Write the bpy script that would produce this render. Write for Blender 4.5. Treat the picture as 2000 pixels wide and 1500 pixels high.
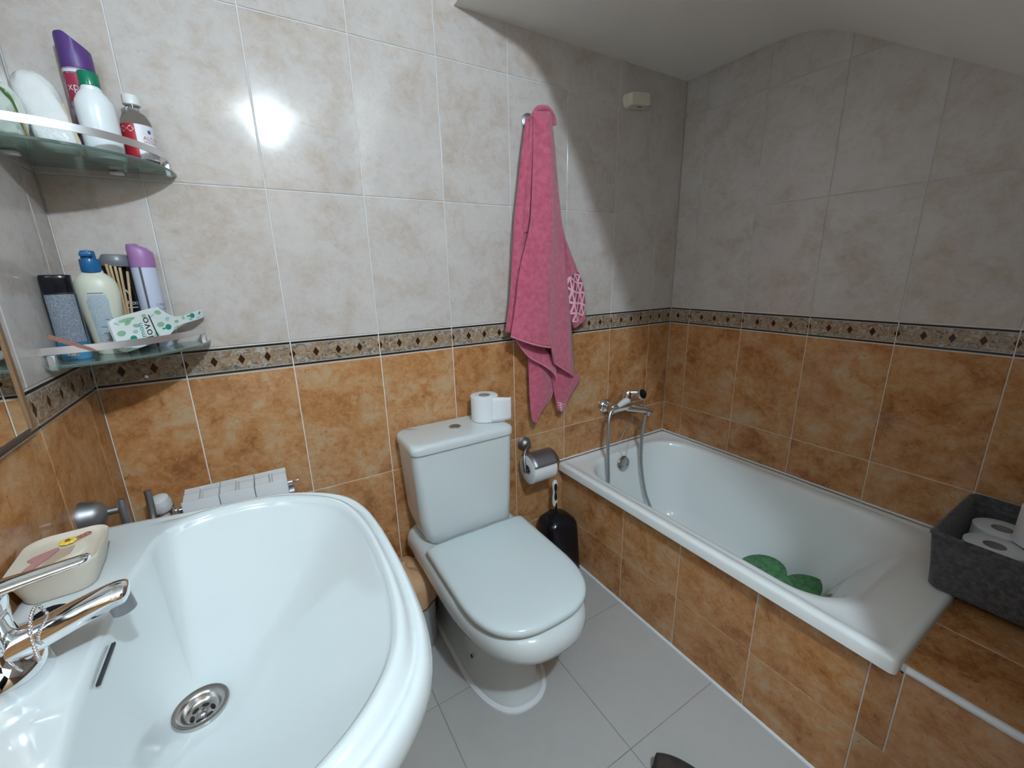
import bpy, bmesh, math, random
from mathutils import Vector, Matrix
random.seed(7)
S = bpy.context.scene
for o in list(bpy.data.objects):
    bpy.data.objects.remove(o)
PI = math.pi

# ------------------------------------------------------------------ camera, light, exposure
cam = bpy.data.cameras.new('camera')
cam.sensor_width = 36.0
cam.lens = 36.0 * 814.9626 / 2000.0
cam.clip_start = 0.01
camo = bpy.data.objects.new('camera', cam)
S.collection.objects.link(camo)
def rodrigues(r):
    v = Vector(r)
    return Matrix.Rotation(v.length, 3, v.normalized())
R_wc = rodrigues((0.2459, -0.5407, -0.0925)) @ Matrix(((1, 0, 0), (0, 0, -1), (0, 1, 0)))
rot = R_wc.transposed() @ Matrix(((1, 0, 0), (0, -1, 0), (0, 0, -1)))
camo.matrix_world = Matrix.Translation((0.42985, -1.34757, 1.26283)) @ rot.to_4x4()
S.camera = camo

w = bpy.data.worlds.new('world')
S.world = w
w.use_nodes = True
w.node_tree.nodes['Background'].inputs[0].default_value = (0.9, 0.95, 1, 1)
w.node_tree.nodes['Background'].inputs[1].default_value = 0.02

LAMP = Vector((0.655, -1.73, 2.135))
pl = bpy.data.lights.new('lamp_light', 'POINT')
pl.energy = 65
pl.color = (0.80, 0.97, 1.13)
pl.shadow_soft_size = 0.026
plo = bpy.data.objects.new('lamp_light', pl)
S.collection.objects.link(plo)
plo.location = LAMP

S.view_settings.view_transform = 'Standard'
S.view_settings.look = 'None'
S.view_settings.gamma = 1.0
S.view_settings.use_curve_mapping = False
S.view_settings.exposure = 0.0

# ------------------------------------------------------------------ materials
MATS = {}
def mat(name, col=(0.8, 0.8, 0.8), rough=0.5, metal=0.0, coat=0.0, trans=0.0, ior=1.45, alpha=1.0, sheen=0.0, spec=0.5):
    if name in MATS: return MATS[name]
    m = bpy.data.materials.new(name)
    m.use_nodes = True
    b = m.node_tree.nodes['Principled BSDF']
    b.inputs['Base Color'].default_value = (*col, 1)
    b.inputs['Roughness'].default_value = rough
    b.inputs['Metallic'].default_value = metal
    b.inputs['Coat Weight'].default_value = coat
    b.inputs['Coat Roughness'].default_value = 0.05
    b.inputs['Transmission Weight'].default_value = trans
    b.inputs['IOR'].default_value = ior
    b.inputs['Alpha'].default_value = alpha
    b.inputs['Sheen Weight'].default_value = sheen
    b.inputs['Specular IOR Level'].default_value = spec
    MATS[name] = m
    return m
class NT:
    """tiny node helper"""
    def __init__(self, m):
        self.m = m; self.nt = m.node_tree; self.b = self.nt.nodes['Principled BSDF']
    def n(self, t, **kw):
        x = self.nt.nodes.new(t)
        for k, v in kw.items():
            if k.startswith('_'): setattr(x, k[1:], v)
            else: x.inputs[k.replace('__', ' ')].default_value = v
        return x
    def l(self, a, b): self.nt.links.new(a, b)
    def math(self, op, a, b=None, c=None):
        x = self.nt.nodes.new('ShaderNodeMath'); x.operation = op
        for i, v in enumerate((a, b, c)):
            if v is None: continue
            if isinstance(v, (int, float)): x.inputs[i].default_value = v
            else: self.l(v, x.inputs[i])
        return x.outputs[0]
    def ramp(self, fac, stops):
        x = self.nt.nodes.new('ShaderNodeValToRGB')
        e = x.color_ramp.elements
        while len(e) < len(stops): e.new(0.5)
        for i, (p, c) in enumerate(stops):
            e[i].position = p
            e[i].color = (*c, 1) if len(c) == 3 else c
        self.l(fac, x.inputs[0]); return x.outputs[0]
    def mix(self, fac, a, b, blend='MIX'):
        x = self.nt.nodes.new('ShaderNodeMix'); x.data_type = 'RGBA'; x.blend_type = blend
        for i, v in ((0, fac), (6, a), (7, b)):
            if isinstance(v, (int, float)): x.inputs[i].default_value = v
            elif isinstance(v, tuple): x.inputs[i].default_value = (*v, 1)
            else: self.l(v, x.inputs[i])
        return x.outputs[2]
    def bump(self, h, strength=0.1, dist=0.001):
        x = self.nt.nodes.new('ShaderNodeBump')
        x.inputs['Strength'].default_value = strength
        x.inputs['Distance'].default_value = dist
        self.l(h, x.inputs['Height']); self.l(x.outputs[0], self.b.inputs['Normal'])
    def noise(self, vec, scale, detail=4, rough=0.55, dist=0.0, w=None):
        x = self.nt.nodes.new('ShaderNodeTexNoise')
        x.inputs['Scale'].default_value = scale
        x.inputs['Detail'].default_value = detail
        x.inputs['Roughness'].default_value = rough
        x.inputs['Distortion'].default_value = dist
        if vec is not None: self.l(vec, x.inputs['Vector'])
        return x.outputs[0]
    def objvec(self, amount=40.0):
        tc = self.nt.nodes.new('ShaderNodeTexCoord')
        oi = self.nt.nodes.new('ShaderNodeObjectInfo')
        v = self.nt.nodes.new('ShaderNodeVectorMath'); v.operation = 'ADD'
        k = self.math('MULTIPLY', oi.outputs['Random'], amount)
        c = self.nt.nodes.new('ShaderNodeCombineXYZ')
        for i in range(3): self.l(k, c.inputs[i])
        self.l(tc.outputs['Object'], v.inputs[0]); self.l(c.outputs[0], v.inputs[1])
        return v.outputs[0], oi.outputs['Random']

def tile_mat(name, stops, specks, rough, rnd=0.06):
    m = mat(name, rough=rough, spec=0.5)
    t = NT(m)
    v, r = t.objvec()
    n1 = t.noise(v, 9, 6, 0.6, 0.6)
    n2 = t.noise(v, 46, 6, 0.70, 0.5)
    f = t.math('ADD', t.math('MULTIPLY', n1, 0.60), t.math('MULTIPLY', n2, 0.40))
    f = t.math('ADD', f, t.math('MULTIPLY', t.math('SUBTRACT', r, 0.5), rnd))
    c = t.ramp(f, stops)
    n3 = t.noise(v, 75, 3, 0.7, 1.2)
    sp = t.ramp(n3, [(0.60, (0, 0, 0)), (0.72, (1, 1, 1))])
    c = t.mix(t.math('MULTIPLY', sp, specks[1]), c, specks[0])
    n4 = t.noise(v, 60, 3, 0.6, 2.0)
    s4 = t.ramp(n4, [(0.62, (0, 0, 0)), (0.75, (1, 1, 1))])
    c = t.mix(t.math('MULTIPLY', s4, specks[3]), c, specks[2])
    t.l(c, t.b.inputs['Base Color'])
    t.bump(t.noise(v, 22, 3, 0.5), 0.035, 0.0012)
    return m
M_GREY = tile_mat('grey_tile', [(0.28, (0.40, 0.33, 0.25)), (0.43, (0.495, 0.432, 0.378)), (0.53, (0.54, 0.497, 0.462)), (0.70, (0.595, 0.55, 0.50))],
                  ((0.36, 0.30, 0.23), 0.35, (0.58, 0.57, 0.55), 0.35), 0.10, 0.03)
M_ORANGE = tile_mat('ochre_tile', [(0.36, (0.27, 0.108, 0.036)), (0.455, (0.415, 0.190, 0.070)), (0.53, (0.48, 0.250, 0.108)), (0.62, (0.49, 0.335, 0.195))],
                    ((0.17, 0.080, 0.035), 0.75, (0.55, 0.42, 0.26), 0.55), 0.10, 0.06)
M_FLOOR = tile_mat('floor_tile', [(0.2, (0.405, 0.405, 0.392)), (0.8, (0.465, 0.46, 0.435))],
                   ((0.36, 0.35, 0.35), 0.25, (0.55, 0.54, 0.53), 0.2), 0.22, 0.04)
def border_mat():
    m = mat('border_tile', rough=0.14)
    t = NT(m)
    uvn = t.nt.nodes.new('ShaderNodeUVMap')
    sep = t.nt.nodes.new('ShaderNodeSeparateXYZ')
    t.l(uvn.outputs[0], sep.inputs[0])
    u, v = sep.outputs[0], sep.outputs[1]
    vec, r = t.objvec()
    n1 = t.noise(vec, 60, 5, 0.65, 1.5)
    n2 = t.noise(vec, 28, 4, 0.6, 2.0)
    base = t.ramp(n1, [(0.32, (0.055, 0.042, 0.032)), (0.45, (0.20, 0.165, 0.13)), (0.55, (0.36, 0.31, 0.26)), (0.68, (0.50, 0.46, 0.40))])
    base = t.mix(t.ramp(n2, [(0.45, (0, 0, 0)), (0.6, (0.7, 0.7, 0.7))]), base, (0.29, 0.185, 0.10))
    fu = t.math('MULTIPLY', u, 4.0)
    du = t.math('ABSOLUTE', t.math('SUBTRACT', t.math('FRACT', t.math('ADD', fu, 0.5)), 0.5))
    dv = t.math('ABSOLUTE', t.math('SUBTRACT', v, 0.5))
    d = t.math('ADD', t.math('MULTIPLY', du, 1.0), t.math('MULTIPLY', dv, 0.72))
    # tan wavy ribbons linking the diamonds
    wv = t.math('ABSOLUTE', t.math('SUBTRACT', dv, t.math('MULTIPLY', t.math('ABSOLUTE', t.math('SINE', t.math('MULTIPLY', fu, PI))), 0.095)))
    base = t.mix(t.math('LESS_THAN', wv, 0.022), base, (0.34, 0.21, 0.11))
    base = t.mix(t.math('LESS_THAN', d, 0.185), base, (0.36, 0.215, 0.11))
    base = t.mix(t.math('LESS_THAN', d, 0.135), base, (0.030, 0.016, 0.013))
    # light edge, dark line
    base = t.mix(t.math('GREATER_THAN', dv, 0.365), base, (0.40, 0.37, 0.32))
    base = t.mix(t.math('GREATER_THAN', dv, 0.395), base, (0.016, 0.013, 0.012))
    base = t.mix(t.math('GREATER_THAN', dv, 0.470), base, (0.50, 0.48, 0.45))
    t.l(base, t.b.inputs['Base Color'])
    return m
M_BORDER = border_mat()
def grout_mat(name, c):
    m = mat(name, c, rough=0.8)
    t = NT(m); tc = t.nt.nodes.new('ShaderNodeTexCoord')
    n = t.noise(tc.outputs['Object'], 25, 4)
    t.l(t.ramp(n, [(0.3, tuple(x * 0.86 for x in c)), (0.7, c)]), t.b.inputs['Base Color'])
    return m
M_GROUT = grout_mat('wall_grout', (0.76, 0.71, 0.65))
def grout2(name, lo, hi):
    m = mat(name, lo, rough=0.8); t = NT(m)
    g = t.nt.nodes.new('ShaderNodeNewGeometry'); sp = t.nt.nodes.new('ShaderNodeSeparateXYZ'); t.l(g.outputs['Position'], sp.inputs[0])
    t.l(t.mix(t.math('GREATER_THAN', sp.outputs[2], 1.093), lo, hi), t.b.inputs['Base Color']); return m
M_GROUTB = grout2('back_wall_grout', (0.76, 0.71, 0.65), (0.66, 0.66, 0.645))
M_GROUT_SHADE = grout2('shaded_right_grout', (0.70, 0.62, 0.52), (0.54, 0.525, 0.505))  # same grout as the other walls, this side's shade put into the colour
M_FGROUT = grout_mat('floor_grout', (0.25, 0.24, 0.23))
M_PLASTER = mat('ceiling_paint', (0.87, 0.84, 0.78), rough=0.65)
t_ = NT(M_PLASTER); tc_ = t_.nt.nodes.new('ShaderNodeTexCoord')
t_.bump(t_.noise(tc_.outputs['Object'], 60, 3), 0.08, 0.001)
M_FRONT = mat('far_wall_paint', (0.33, 0.22, 0.13), rough=0.5)
M_CER = mat('white_ceramic', (0.605, 0.655, 0.655), rough=0.07, coat=0.6)
M_CER2 = mat('toilet_ceramic', (0.62, 0.675, 0.675), rough=0.08, coat=0.5)
M_LID = mat('toilet_lid_plastic', (0.61, 0.695, 0.70), rough=0.16)
M_ENAMEL = mat('bath_enamel', (0.81, 0.85, 0.835), rough=0.09, coat=0.4)
M_CHROME = mat('chrome', (0.86, 0.88, 0.90), rough=0.06, metal=1)
M_SATIN = mat('satin_metal', (0.33, 0.34, 0.355), rough=0.48, metal=1)
M_HOSE = mat('hose_metal', (0.52, 0.54, 0.56), rough=0.42, metal=1)
M_ALU = mat('brushed_aluminium', (0.86, 0.86, 0.88), rough=0.42, metal=1)
M_STEEL = mat('drain_steel', (0.50, 0.48, 0.46), rough=0.22, metal=1)
M_SILI = mat('white_silicone', (0.72, 0.76, 0.78), rough=0.4)
M_DARK = mat('dark_void', (0.012, 0.012, 0.014), rough=0.5)
M_BLACKP = mat('black_plastic', (0.006, 0.007, 0.011), rough=0.20)
M_WHITEP = mat('white_plastic', (0.72, 0.73, 0.72), rough=0.3)
M_CREAMP = mat('aged_white_plastic', (0.68, 0.64, 0.53), rough=0.4)
M_PAPER = mat('toilet_paper', (0.74, 0.76, 0.77), rough=0.95, sheen=0.2)
t_ = NT(M_PAPER); tc_ = t_.nt.nodes.new('ShaderNodeTexCoord')
t_.bump(t_.noise(tc_.outputs['Object'], 180, 2), 0.25, 0.001)
M_CARD = mat('grey_cardboard', (0.30, 0.29, 0.28), rough=0.9)
M_RAD = mat('radiator_enamel', (0.70, 0.72, 0.73), rough=0.3)
M_MIRROR = mat('mirror_glass', (0.92, 0.95, 0.94), rough=0.0, metal=1)
M_WOOD = mat('brown_mirror_frame', (0.24, 0.135, 0.070), rough=0.45)
M_GLASS = mat('green_shelf_glass', (0.62, 0.80, 0.74), rough=0.10, trans=0.85, ior=1.48)
def noisy(name, stops, scale, rough, bump=0.0, bscale=200, sheen=0.0, detail=4, bdist=0.001):
    m = mat(name, rough=rough, sheen=sheen)
    t = NT(m); tc = t.nt.nodes.new('ShaderNodeTexCoord')
    t.l(t.ramp(t.noise(tc.outputs['Object'], scale, detail), stops), t.b.inputs['Base Color'])
    if bump: t.bump(t.noise(tc.outputs['Object'], bscale, 3, 0.7), bump, bdist)
    return m
M_TOWEL = noisy('pink_terry', [(0.35, (0.46, 0.080, 0.138)), (0.65, (0.575, 0.125, 0.198))], 55, 0.95, 0.9, 330, 0.35, 4, 0.003)
M_HEM = mat('pink_hem', (0.62, 0.21, 0.30), rough=0.9)
M_FELT = noisy('grey_felt', [(0.35, (0.050, 0.049, 0.052)), (0.65, (0.105, 0.103, 0.107))], 90, 1.0, 0.8, 160, 0.2, 5, 0.004)
M_MATG = noisy('green_rubber', [(0.4, (0.045, 0.16, 0.06)), (0.62, (0.09, 0.26, 0.11))], 60, 0.55, 0.2, 120)
M_SLIP = noisy('dark_brown_suede', [(0.35, (0.030, 0.022, 0.020)), (0.65, (0.052, 0.040, 0.036))], 40, 0.9, 0.3, 300)
M_LINER = noisy('peach_liner', [(0.35, (0.52, 0.30, 0.16)), (0.65, (0.60, 0.37, 0.21))], 12, 0.6, 0.3, 40)
M_LINEHEM = mat('liner_brown_hem', (0.06, 0.028, 0.022), rough=0.7)
M_BIN = mat('grey_bin_plastic', (0.50, 0.54, 0.56), rough=0.45)

# ------------------------------------------------------------------ mesh builders
class MB:
    def __init__(self): self.bm = bmesh.new(); self.uv = None
    def ring(self, pts): return [self.bm.verts.new(p) for p in pts]
    def bridge(self, a, b, close=True):
        n = len(a)
        for i in range(n if close else n - 1):
            j = (i + 1) % n
            try: self.bm.faces.new((a[i], a[j], b[j], b[i]))
            except ValueError: pass
    def cap(self, r, flip=False):
        try: self.bm.faces.new(list(reversed(r)) if flip else r)
        except ValueError: pass
    def loft(self, rings, cap0=True, cap1=True):
        vs = [self.ring(r) for r in rings]
        for a, b in zip(vs, vs[1:]): self.bridge(a, b)
        if cap0: self.cap(vs[0], True)
        if cap1: self.cap(vs[-1])
        return self
    def box(self, lo, hi, bev=0.0, seg=2):
        lo, hi = Vector(lo), Vector(hi)
        if bev <= 0:
            P = [(x, y, z) for x in (lo.x, hi.x) for y in (lo.y, hi.y) for z in (lo.z, hi.z)]
            v = [self.bm.verts.new(p) for p in P]
            for f in ((0, 1, 3, 2), (4, 6, 7, 5), (0, 4, 5, 1), (2, 3, 7, 6), (0, 2, 6, 4), (1, 5, 7, 3)):
                self.bm.faces.new([v[i] for i in f])
            return self
        b2 = bmesh.new()
        bmesh.ops.create_cube(b2, size=1)
        bmesh.ops.scale(b2, vec=hi - lo, verts=b2.verts)
        bmesh.ops.translate(b2, vec=(lo + hi) / 2, verts=b2.verts)
        bmesh.ops.bevel(b2, geom=b2.edges[:], offset=bev, segments=seg, affect='EDGES', profile=0.5)
        self.join(b2); return self
    def join(self, b2, M=None):
        me = bpy.data.meshes.new('tmp'); b2.to_mesh(me); b2.free()
        if M is not None: me.transform(M)
        self.bm.from_mesh(me); bpy.data.meshes.remove(me)
    def lathe(self, prof, c=(0, 0, 0), axis=(0, 0, 1), n=32, sx=1.0, sy=1.0, cap0=True, cap1=True, rotz=0.0):
        ax = Vector(axis).normalized()
        q = Vector((0, 0, 1)).rotation_difference(ax).to_matrix()
        c = Vector(c)
        rings = []
        for r, h in prof:
            ring = []
            for i in range(n):
                a = 2 * PI * i / n + rotz
                ring.append(c + q @ Vector((r * sx * math.cos(a), r * sy * math.sin(a), h)))
            rings.append(ring)
        return self.loft(rings, cap0, cap1)
    def tube(self, path, rad, n=12, caps=True, flat=None):
        P = [Vector(p) for p in path]
        R = rad if isinstance(rad, (list, tuple)) else [rad] * len(P)
        T = []
        for i in range(len(P)):
            a = P[max(0, i - 1)]; b = P[min(len(P) - 1, i + 1)]
            T.append((b - a).normalized())
        up = Vector((0, 0, 1)) if abs(T[0].z) < 0.9 else Vector((1, 0, 0))
        N = (up - T[0] * up.dot(T[0])).normalized()
        rings = []
        for i, p in enumerate(P):
            if i: N = (N - T[i] * N.dot(T[i])).normalized()
            Bv = T[i].cross(N)
            fx, fy = flat if flat else (1, 1)
            rings.append([p + N * (R[i] * fy * math.cos(2 * PI * k / n)) + Bv * (R[i] * fx * math.sin(2 * PI * k / n)) for k in range(n)])
        return self.loft(rings, caps, caps)
    def ball(self, c, r, u=16, v=10):
        b2 = bmesh.new()
        bmesh.ops.create_uvsphere(b2, u_segments=u, v_segments=v, radius=1)
        rr = r if isinstance(r, (list, tuple)) else (r, r, r)
        bmesh.ops.scale(b2, vec=rr, verts=b2.verts)
        bmesh.ops.translate(b2, vec=c, verts=b2.verts)
        self.join(b2); return self
    def prism(self, pts2, frame, depth):
        """pts2 in (u,v); frame = (origin, U, V, W) ; extruded along W"""
        o, U, V, W = [Vector(x) for x in frame]
        a = self.ring([o + U * p[0] + V * p[1] for p in pts2])
        b = self.ring([o + U * p[0] + V * p[1] + W * depth for p in pts2])
        self.bridge(a, b); self.cap(a, True); self.cap(b); return self
    def grid(self, f, nu, nv):
        V = [[self.bm.verts.new(f(i / nu, j / nv)) for j in range(nv + 1)] for i in range(nu + 1)]
        for i in range(nu):
            for j in range(nv):
                self.bm.faces.new((V[i][j], V[i + 1][j], V[i + 1][j + 1], V[i][j + 1]))
        return self
ROOT = {}
def build(name, mb, material, parent=None, smooth=True, angle=40):
    me = bpy.data.meshes.new(name)
    bmesh.ops.recalc_face_normals(mb.bm, faces=mb.bm.faces)
    mb.bm.to_mesh(me); mb.bm.free()
    o = bpy.data.objects.new(name, me)
    S.collection.objects.link(o)
    me.materials.append(material)
    if parent is not None:
        p = parent; L = Vector((0, 0, 0))
        while p is not None:
            L += p.location; p = p.parent
        me.transform(Matrix.Translation(-L))
        o.parent = parent
    if smooth and len(me.polygons):
        me.polygons.foreach_set('use_smooth', [True] * len(me.polygons))
        me.set_sharp_from_angle(angle=math.radians(angle))
    return o
def thing(name, label, cat, loc, group=None):
    o = bpy.data.objects.new(name, None)
    o.empty_display_size = 0.05
    S.collection.objects.link(o)
    o.location = loc
    o['label'] = label; o['category'] = cat
    if group: o['group'] = group
    return o
def tag(o, label, cat, group=None):
    o['label'] = label; o['category'] = cat
    if group: o['group'] = group
    return o
def struct(name, mb, m, smooth=False):
    o = build(name, mb, m, None, smooth); o['kind'] = 'structure'; return o
def crom(pts, n):
    """Catmull-Rom through points, n samples"""
    P = [Vector(p) for p in pts]
    out = []
    for k in range(n):
        s = k / (n - 1) * (len(P) - 1)
        i = min(int(s), len(P) - 2); t = s - i
        p0 = P[max(i - 1, 0)]; p1 = P[i]; p2 = P[i + 1]; p3 = P[min(i + 2, len(P) - 1)]
        out.append(0.5 * ((2 * p1) + (p2 - p0) * t + (2 * p0 - 5 * p1 + 4 * p2 - p3) * t * t + (3 * p1 - p0 - 3 * p2 + p3) * t ** 3))
    return out
def rrect(cx, cy, hx, hy, r, z, n=8):
    pts = []
    for (sx, sy, a0) in ((1, 1, 0), (-1, 1, PI / 2), (-1, -1, PI), (1, -1, 1.5 * PI)):
        for k in range(n + 1):
            a = a0 + PI / 2 * k / n
            pts.append((cx + sx * (hx - r) + r * math.cos(a), cy + sy * (hy - r) + r * math.sin(a), z))
    return pts
def text_mesh(s, size, align='CENTER'):
    c = bpy.data.curves.new('t', 'FONT'); c.body = s; c.size = size; c.align_x = align; c.align_y = 'CENTER'
    c.resolution_u = 2
    o = bpy.data.objects.new('t', c); S.collection.objects.link(o)
    me = bpy.data.meshes.new_from_object(o)
    bpy.data.objects.remove(o); bpy.data.curves.remove(c)
    return me
def add_text(mb, s, size, fn, align='CENTER'):
    me = text_mesh(s, size, align)
    for v in me.vertices: v.co = fn(v.co.x, v.co.y)
    mb.bm.from_mesh(me); bpy.data.meshes.remove(me)
def wrap(cx, cy, z0, r, a0, sy=1.0):
    def f(u, v):
        a = a0 + u / r
        return Vector((cx + r * math.cos(a), cy + r * sy * math.sin(a), z0 + v))
    return f
def patch(mb, f, u0, u1, v0, v1, nu=12, nv=2):
    mb.grid(lambda s, t: f(u0 + (u1 - u0) * s, v0 + (v1 - v0) * t), nu, nv)

# ------------------------------------------------------------------ room shell
XL, XR = 0.0757, 2.1451
TW, TH = 0.25, 0.4012
ZB0, ZB1 = 1.015, 1.0907
YF = -2.35
G = 0.0030
D = 0.0022
FRAME_B = Matrix(((1, 0, 0, 0), (0, 0, -1, 0), (0, 1, 0, 0), (0, 0, 0, 1)))
FRAME_R = Matrix(((0, 0, -1, 0), (-1, 0, 0, 0), (0, 1, 0, 0), (0, 0, 0, 1)))
FRAME_L = Matrix(((0, 0, 1, 0), (1, 0, 0, 0), (0, 1, 0, 0), (0, 0, 0, 1)))
TILES = {}
def tile_mesh(wd, hg, m, off=0.0):
    key = (round(wd, 4), round(hg, 4), m.name, round(off, 4))
    if key in TILES: return TILES[key]
    me = bpy.data.meshes.new('tile')
    c, t = 0.0012, 0.007
    a, b = wd / 2, hg / 2
    V = [(-a, -b, -t), (a, -b, -t), (a, b, -t), (-a, b, -t), (-a, -b, -c * .6), (a, -b, -c * .6), (a, b, -c * .6), (-a, b, -c * .6),
         (-a + c, -b + c, 0), (a - c, -b + c, 0), (a - c, b - c, 0), (-a + c, b - c, 0)]
    F = [(8, 9, 10, 11)]
    for i in range(4):
        j = (i + 1) % 4
        F += [(i, j, 4 + j, 4 + i), (4 + i, 4 + j, 8 + j, 8 + i)]
    me.from_pydata(V, [], F)
    uv = me.uv_layers.new(name='UVMap')
    for lp in me.loops:
        co = me.vertices[lp.vertex_index].co
        uv.data[lp.index].uv = ((co.x + a + off) / TW, (co.y + b) / hg)
    me.materials.append(m)
    TILES[key] = me
    return me
def lay(parent, frame, plane, us, rows, name='tile'):
    """us: list of (u0,u1,offset); rows: list of (v0,v1,material)"""
    for v0, v1, m in rows:
        for u0, u1, off in us:
            wd, hg = u1 - u0 - G, v1 - v0 - (0.0016 if m is M_BORDER else G)
            if wd < 0.008 or hg < 0.008: continue
            o = bpy.data.objects.new(name, tile_mesh(wd, hg, m, off if m is M_BORDER else 0))
            S.collection.objects.link(o)
            o.parent = parent
            o.matrix_basis = frame @ Matrix.Translation(((u0 + u1) / 2, (v0 + v1) / 2, plane))
            if m is M_FLOOR: pass
def cuts(a, b, first, step):
    e = [a]; x = first
    while x < b - 1e-4:
        if x > a + 1e-4: e.append(x)
        x += step
    e.append(b)
    out = []
    for p, q in zip(e, e[1:]):
        k = math.floor((p - first) / step + 1e-6)
        out.append((p, q, p - (first + k * step)))
    return out
def rows(zlo, zhi, top):
    R = []
    z = ZB0
    while z > zlo + 1e-4:
        a = max(z - TH, zlo); R.append((a, z, M_ORANGE)); z = a
    if zhi > ZB1:
        R.append((ZB0, ZB1, M_BORDER))
        z = ZB1
        while z < top - 1e-4:
            b = min(z + TH, top); R.append((z, b, M_GREY)); z = b
    return R
CEIL = 2.185
mb = MB(); mb.box((-0.05, D, -0.06), (2.25, 0.12, 2.4)); wall_back = struct('wall_back', mb, M_GROUTB)
lay(wall_back, FRAME_B, 0.0, cuts(XL, XR, 0.25, TW), rows(0, 2, CEIL))
mb = MB(); mb.box((XR + D, YF - 0.1, -0.06), (XR + 0.12, 0.0, 2.4)); wall_right = struct('wall_right', mb, M_GROUT_SHADE)
# right wall u = -y ; joints at y = -0.1038 - k*0.25
lay(wall_right, FRAME_R, -XR, cuts(0.0, 2.3, 0.1038 - TW, TW), rows(0, 2, 2.05))
mb = MB(); mb.box((XL - 0.12, YF - 0.1, -0.06), (XL - D, 0.0, 2.4)); wall_left = struct('wall_left', mb, M_GROUTB)
lay(wall_left, FRAME_L, XL, cuts(-2.3, 0.0, -2.327, TW), rows(0, 2, CEIL))
mb = MB(); mb.box((XL - 0.1, YF - 0.1, -0.06), (XR + 0.1, YF, 2.4)); struct('wall_front', mb, M_FRONT)
# a plain brown door behind the viewer
mb = MB(); mb.box((0.30, YF - 0.01, 0.0), (1.05, YF + 0.035, 1.98), 0.004, 1)
for z0, z1 in ((0.15, 0.85), (1.0, 1.85)):
    mb.box((0.42, YF + 0.03, z0), (0.93, YF + 0.042, z1), 0.005, 1)
door = struct('door_1', mb, mat('brown_door', (0.22, 0.12, 0.06), rough=0.4))
mb = MB(); mb.tube([(0.98, YF + 0.03, 1.0), (0.98, YF + 0.08, 1.0), (0.87, YF + 0.08, 1.0)], 0.009); build('door_handle', mb, M_SATIN, door)

# floor
mb = MB(); mb.box((-0.1, YF - 0.1, -0.08), (XR + 0.1, 0.05, -0.0015)); floor = struct('floor', mb, M_FGROUT)
FG = G; G = 0.0022
lay(floor, Matrix.Identity(4), 0.0, cuts(XL, 1.489, -0.079, 0.401), [(a, b, M_FLOOR) for a, b, _ in cuts(YF, 0.0, -2.762, 0.397)])
G = FG

# ceiling: flat high part on the left, boxed-in roof slope over bath and toilet
XS, ZS = 1.0675, 2.035
def soffit_z(x, y):
    s = -y - (0.745 - 0.236 * (x - XS))
    k = 0.045
    e = s / k
    sp = s if e > 30 else k * math.log(1 + math.exp(e))
    return ZS - 0.655 * sp
mb = MB()
mb.grid(lambda a, b: (XS + (XR + 0.02 - XS) * a, 0.003 + (YF - 0.05) * b, soffit_z(XS + (XR - XS) * a, (YF - 0.05) * b)), 16, 80)
mb.grid(lambda a, b: (XS, 0.003 + (YF - 0.05) * b, soffit_z(XS, (YF - 0.05) * b) * (1 - a) + (CEIL + 0.003) * a), 1, 80)
mb.box((XL - 0.05, YF - 0.05, CEIL), (XS + 0.01, 0.003, CEIL + 0.08))
mb.box((XS + 0.3, YF - 0.05, 2.34), (XR + 0.05, 0.003, 2.4))
ceiling = struct('ceiling', mb, M_PLASTER, True)

# wall closing the bath niche behind the viewer's right shoulder
mb = MB(); mb.box((XS, YF, 0.0), (XR, -1.425, 2.2)); struct('wall_near', mb, M_FRONT)

# ------------------------------------------------------------------ bath surround (panel + ledge)
XP = 1.489
mb = MB()
mb.box((XP + D, -1.172, 0.0), (XP + 0.03, 0.0, 0.424))
mb.box((XP + D, -1.425, 0.0), (XR, -1.1665, 0.4365))
wall_bath = struct('wall_bath', mb, M_GROUT)
pan = [(0, 0.372, 0), (0.372, 0.62, 0), (0.62, 0.869, 0), (0.869, 1.119, 0), (1.119, 1.369, 0), (1.369, 1.425, 0)]
low = [(0, 0.119, 0), (0.119, 0.372, 0)] + pan[1:]
lay(wall_bath, FRAME_R, -XP, low, [(0.004, 0.199, M_ORANGE)])
lay(wall_bath, FRAME_R, -XP, pan[:4], [(0.199, 0.422, M_ORANGE)])
lay(wall_bath, FRAME_R, -XP, [(1.174, 1.369, 0)] + pan[5:], [(0.199, 0.436, M_ORANGE)])
lay(wall_bath, FRAME_R, -XP, [(1.119, 1.174, 0)], [(0.199, 0.422, M_ORANGE)])
lay(wall_bath, Matrix.Identity(4), 0.438, [(XP + 0.012, 1.700, 0), (1.700, 1.95, 0), (1.95, XR, 0)],
    [(-1.425, -1.1655, M_ORANGE)])
mb = MB(); mb.tube([(1.4855, -1.176, 0.4385), (1.4855, -1.30, 0.4385), (1.4855, -1.425, 0.4385)], 0.0085, 12); struct('trim_1', mb, M_SILI, True)
mb = MB()
for a, b in (((1.4875, -0.002, 0.001), (1.4875, -1.425, 0.001)),): mb.tube([a, b], 0.0058, 8)
struct('trim_2', mb, M_SILI, True)
# silicone around bath on the walls
mb = MB()
mb.tube([(1.462, -0.001, 0.4625), (XR, -0.001, 0.4625)], 0.004, 8)
mb.tube([(XR - 0.001, -0.0, 0.4625), (XR - 0.001, -1.165, 0.4625)], 0.004, 8)
struct('trim_3', mb, M_SILI, True)

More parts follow.
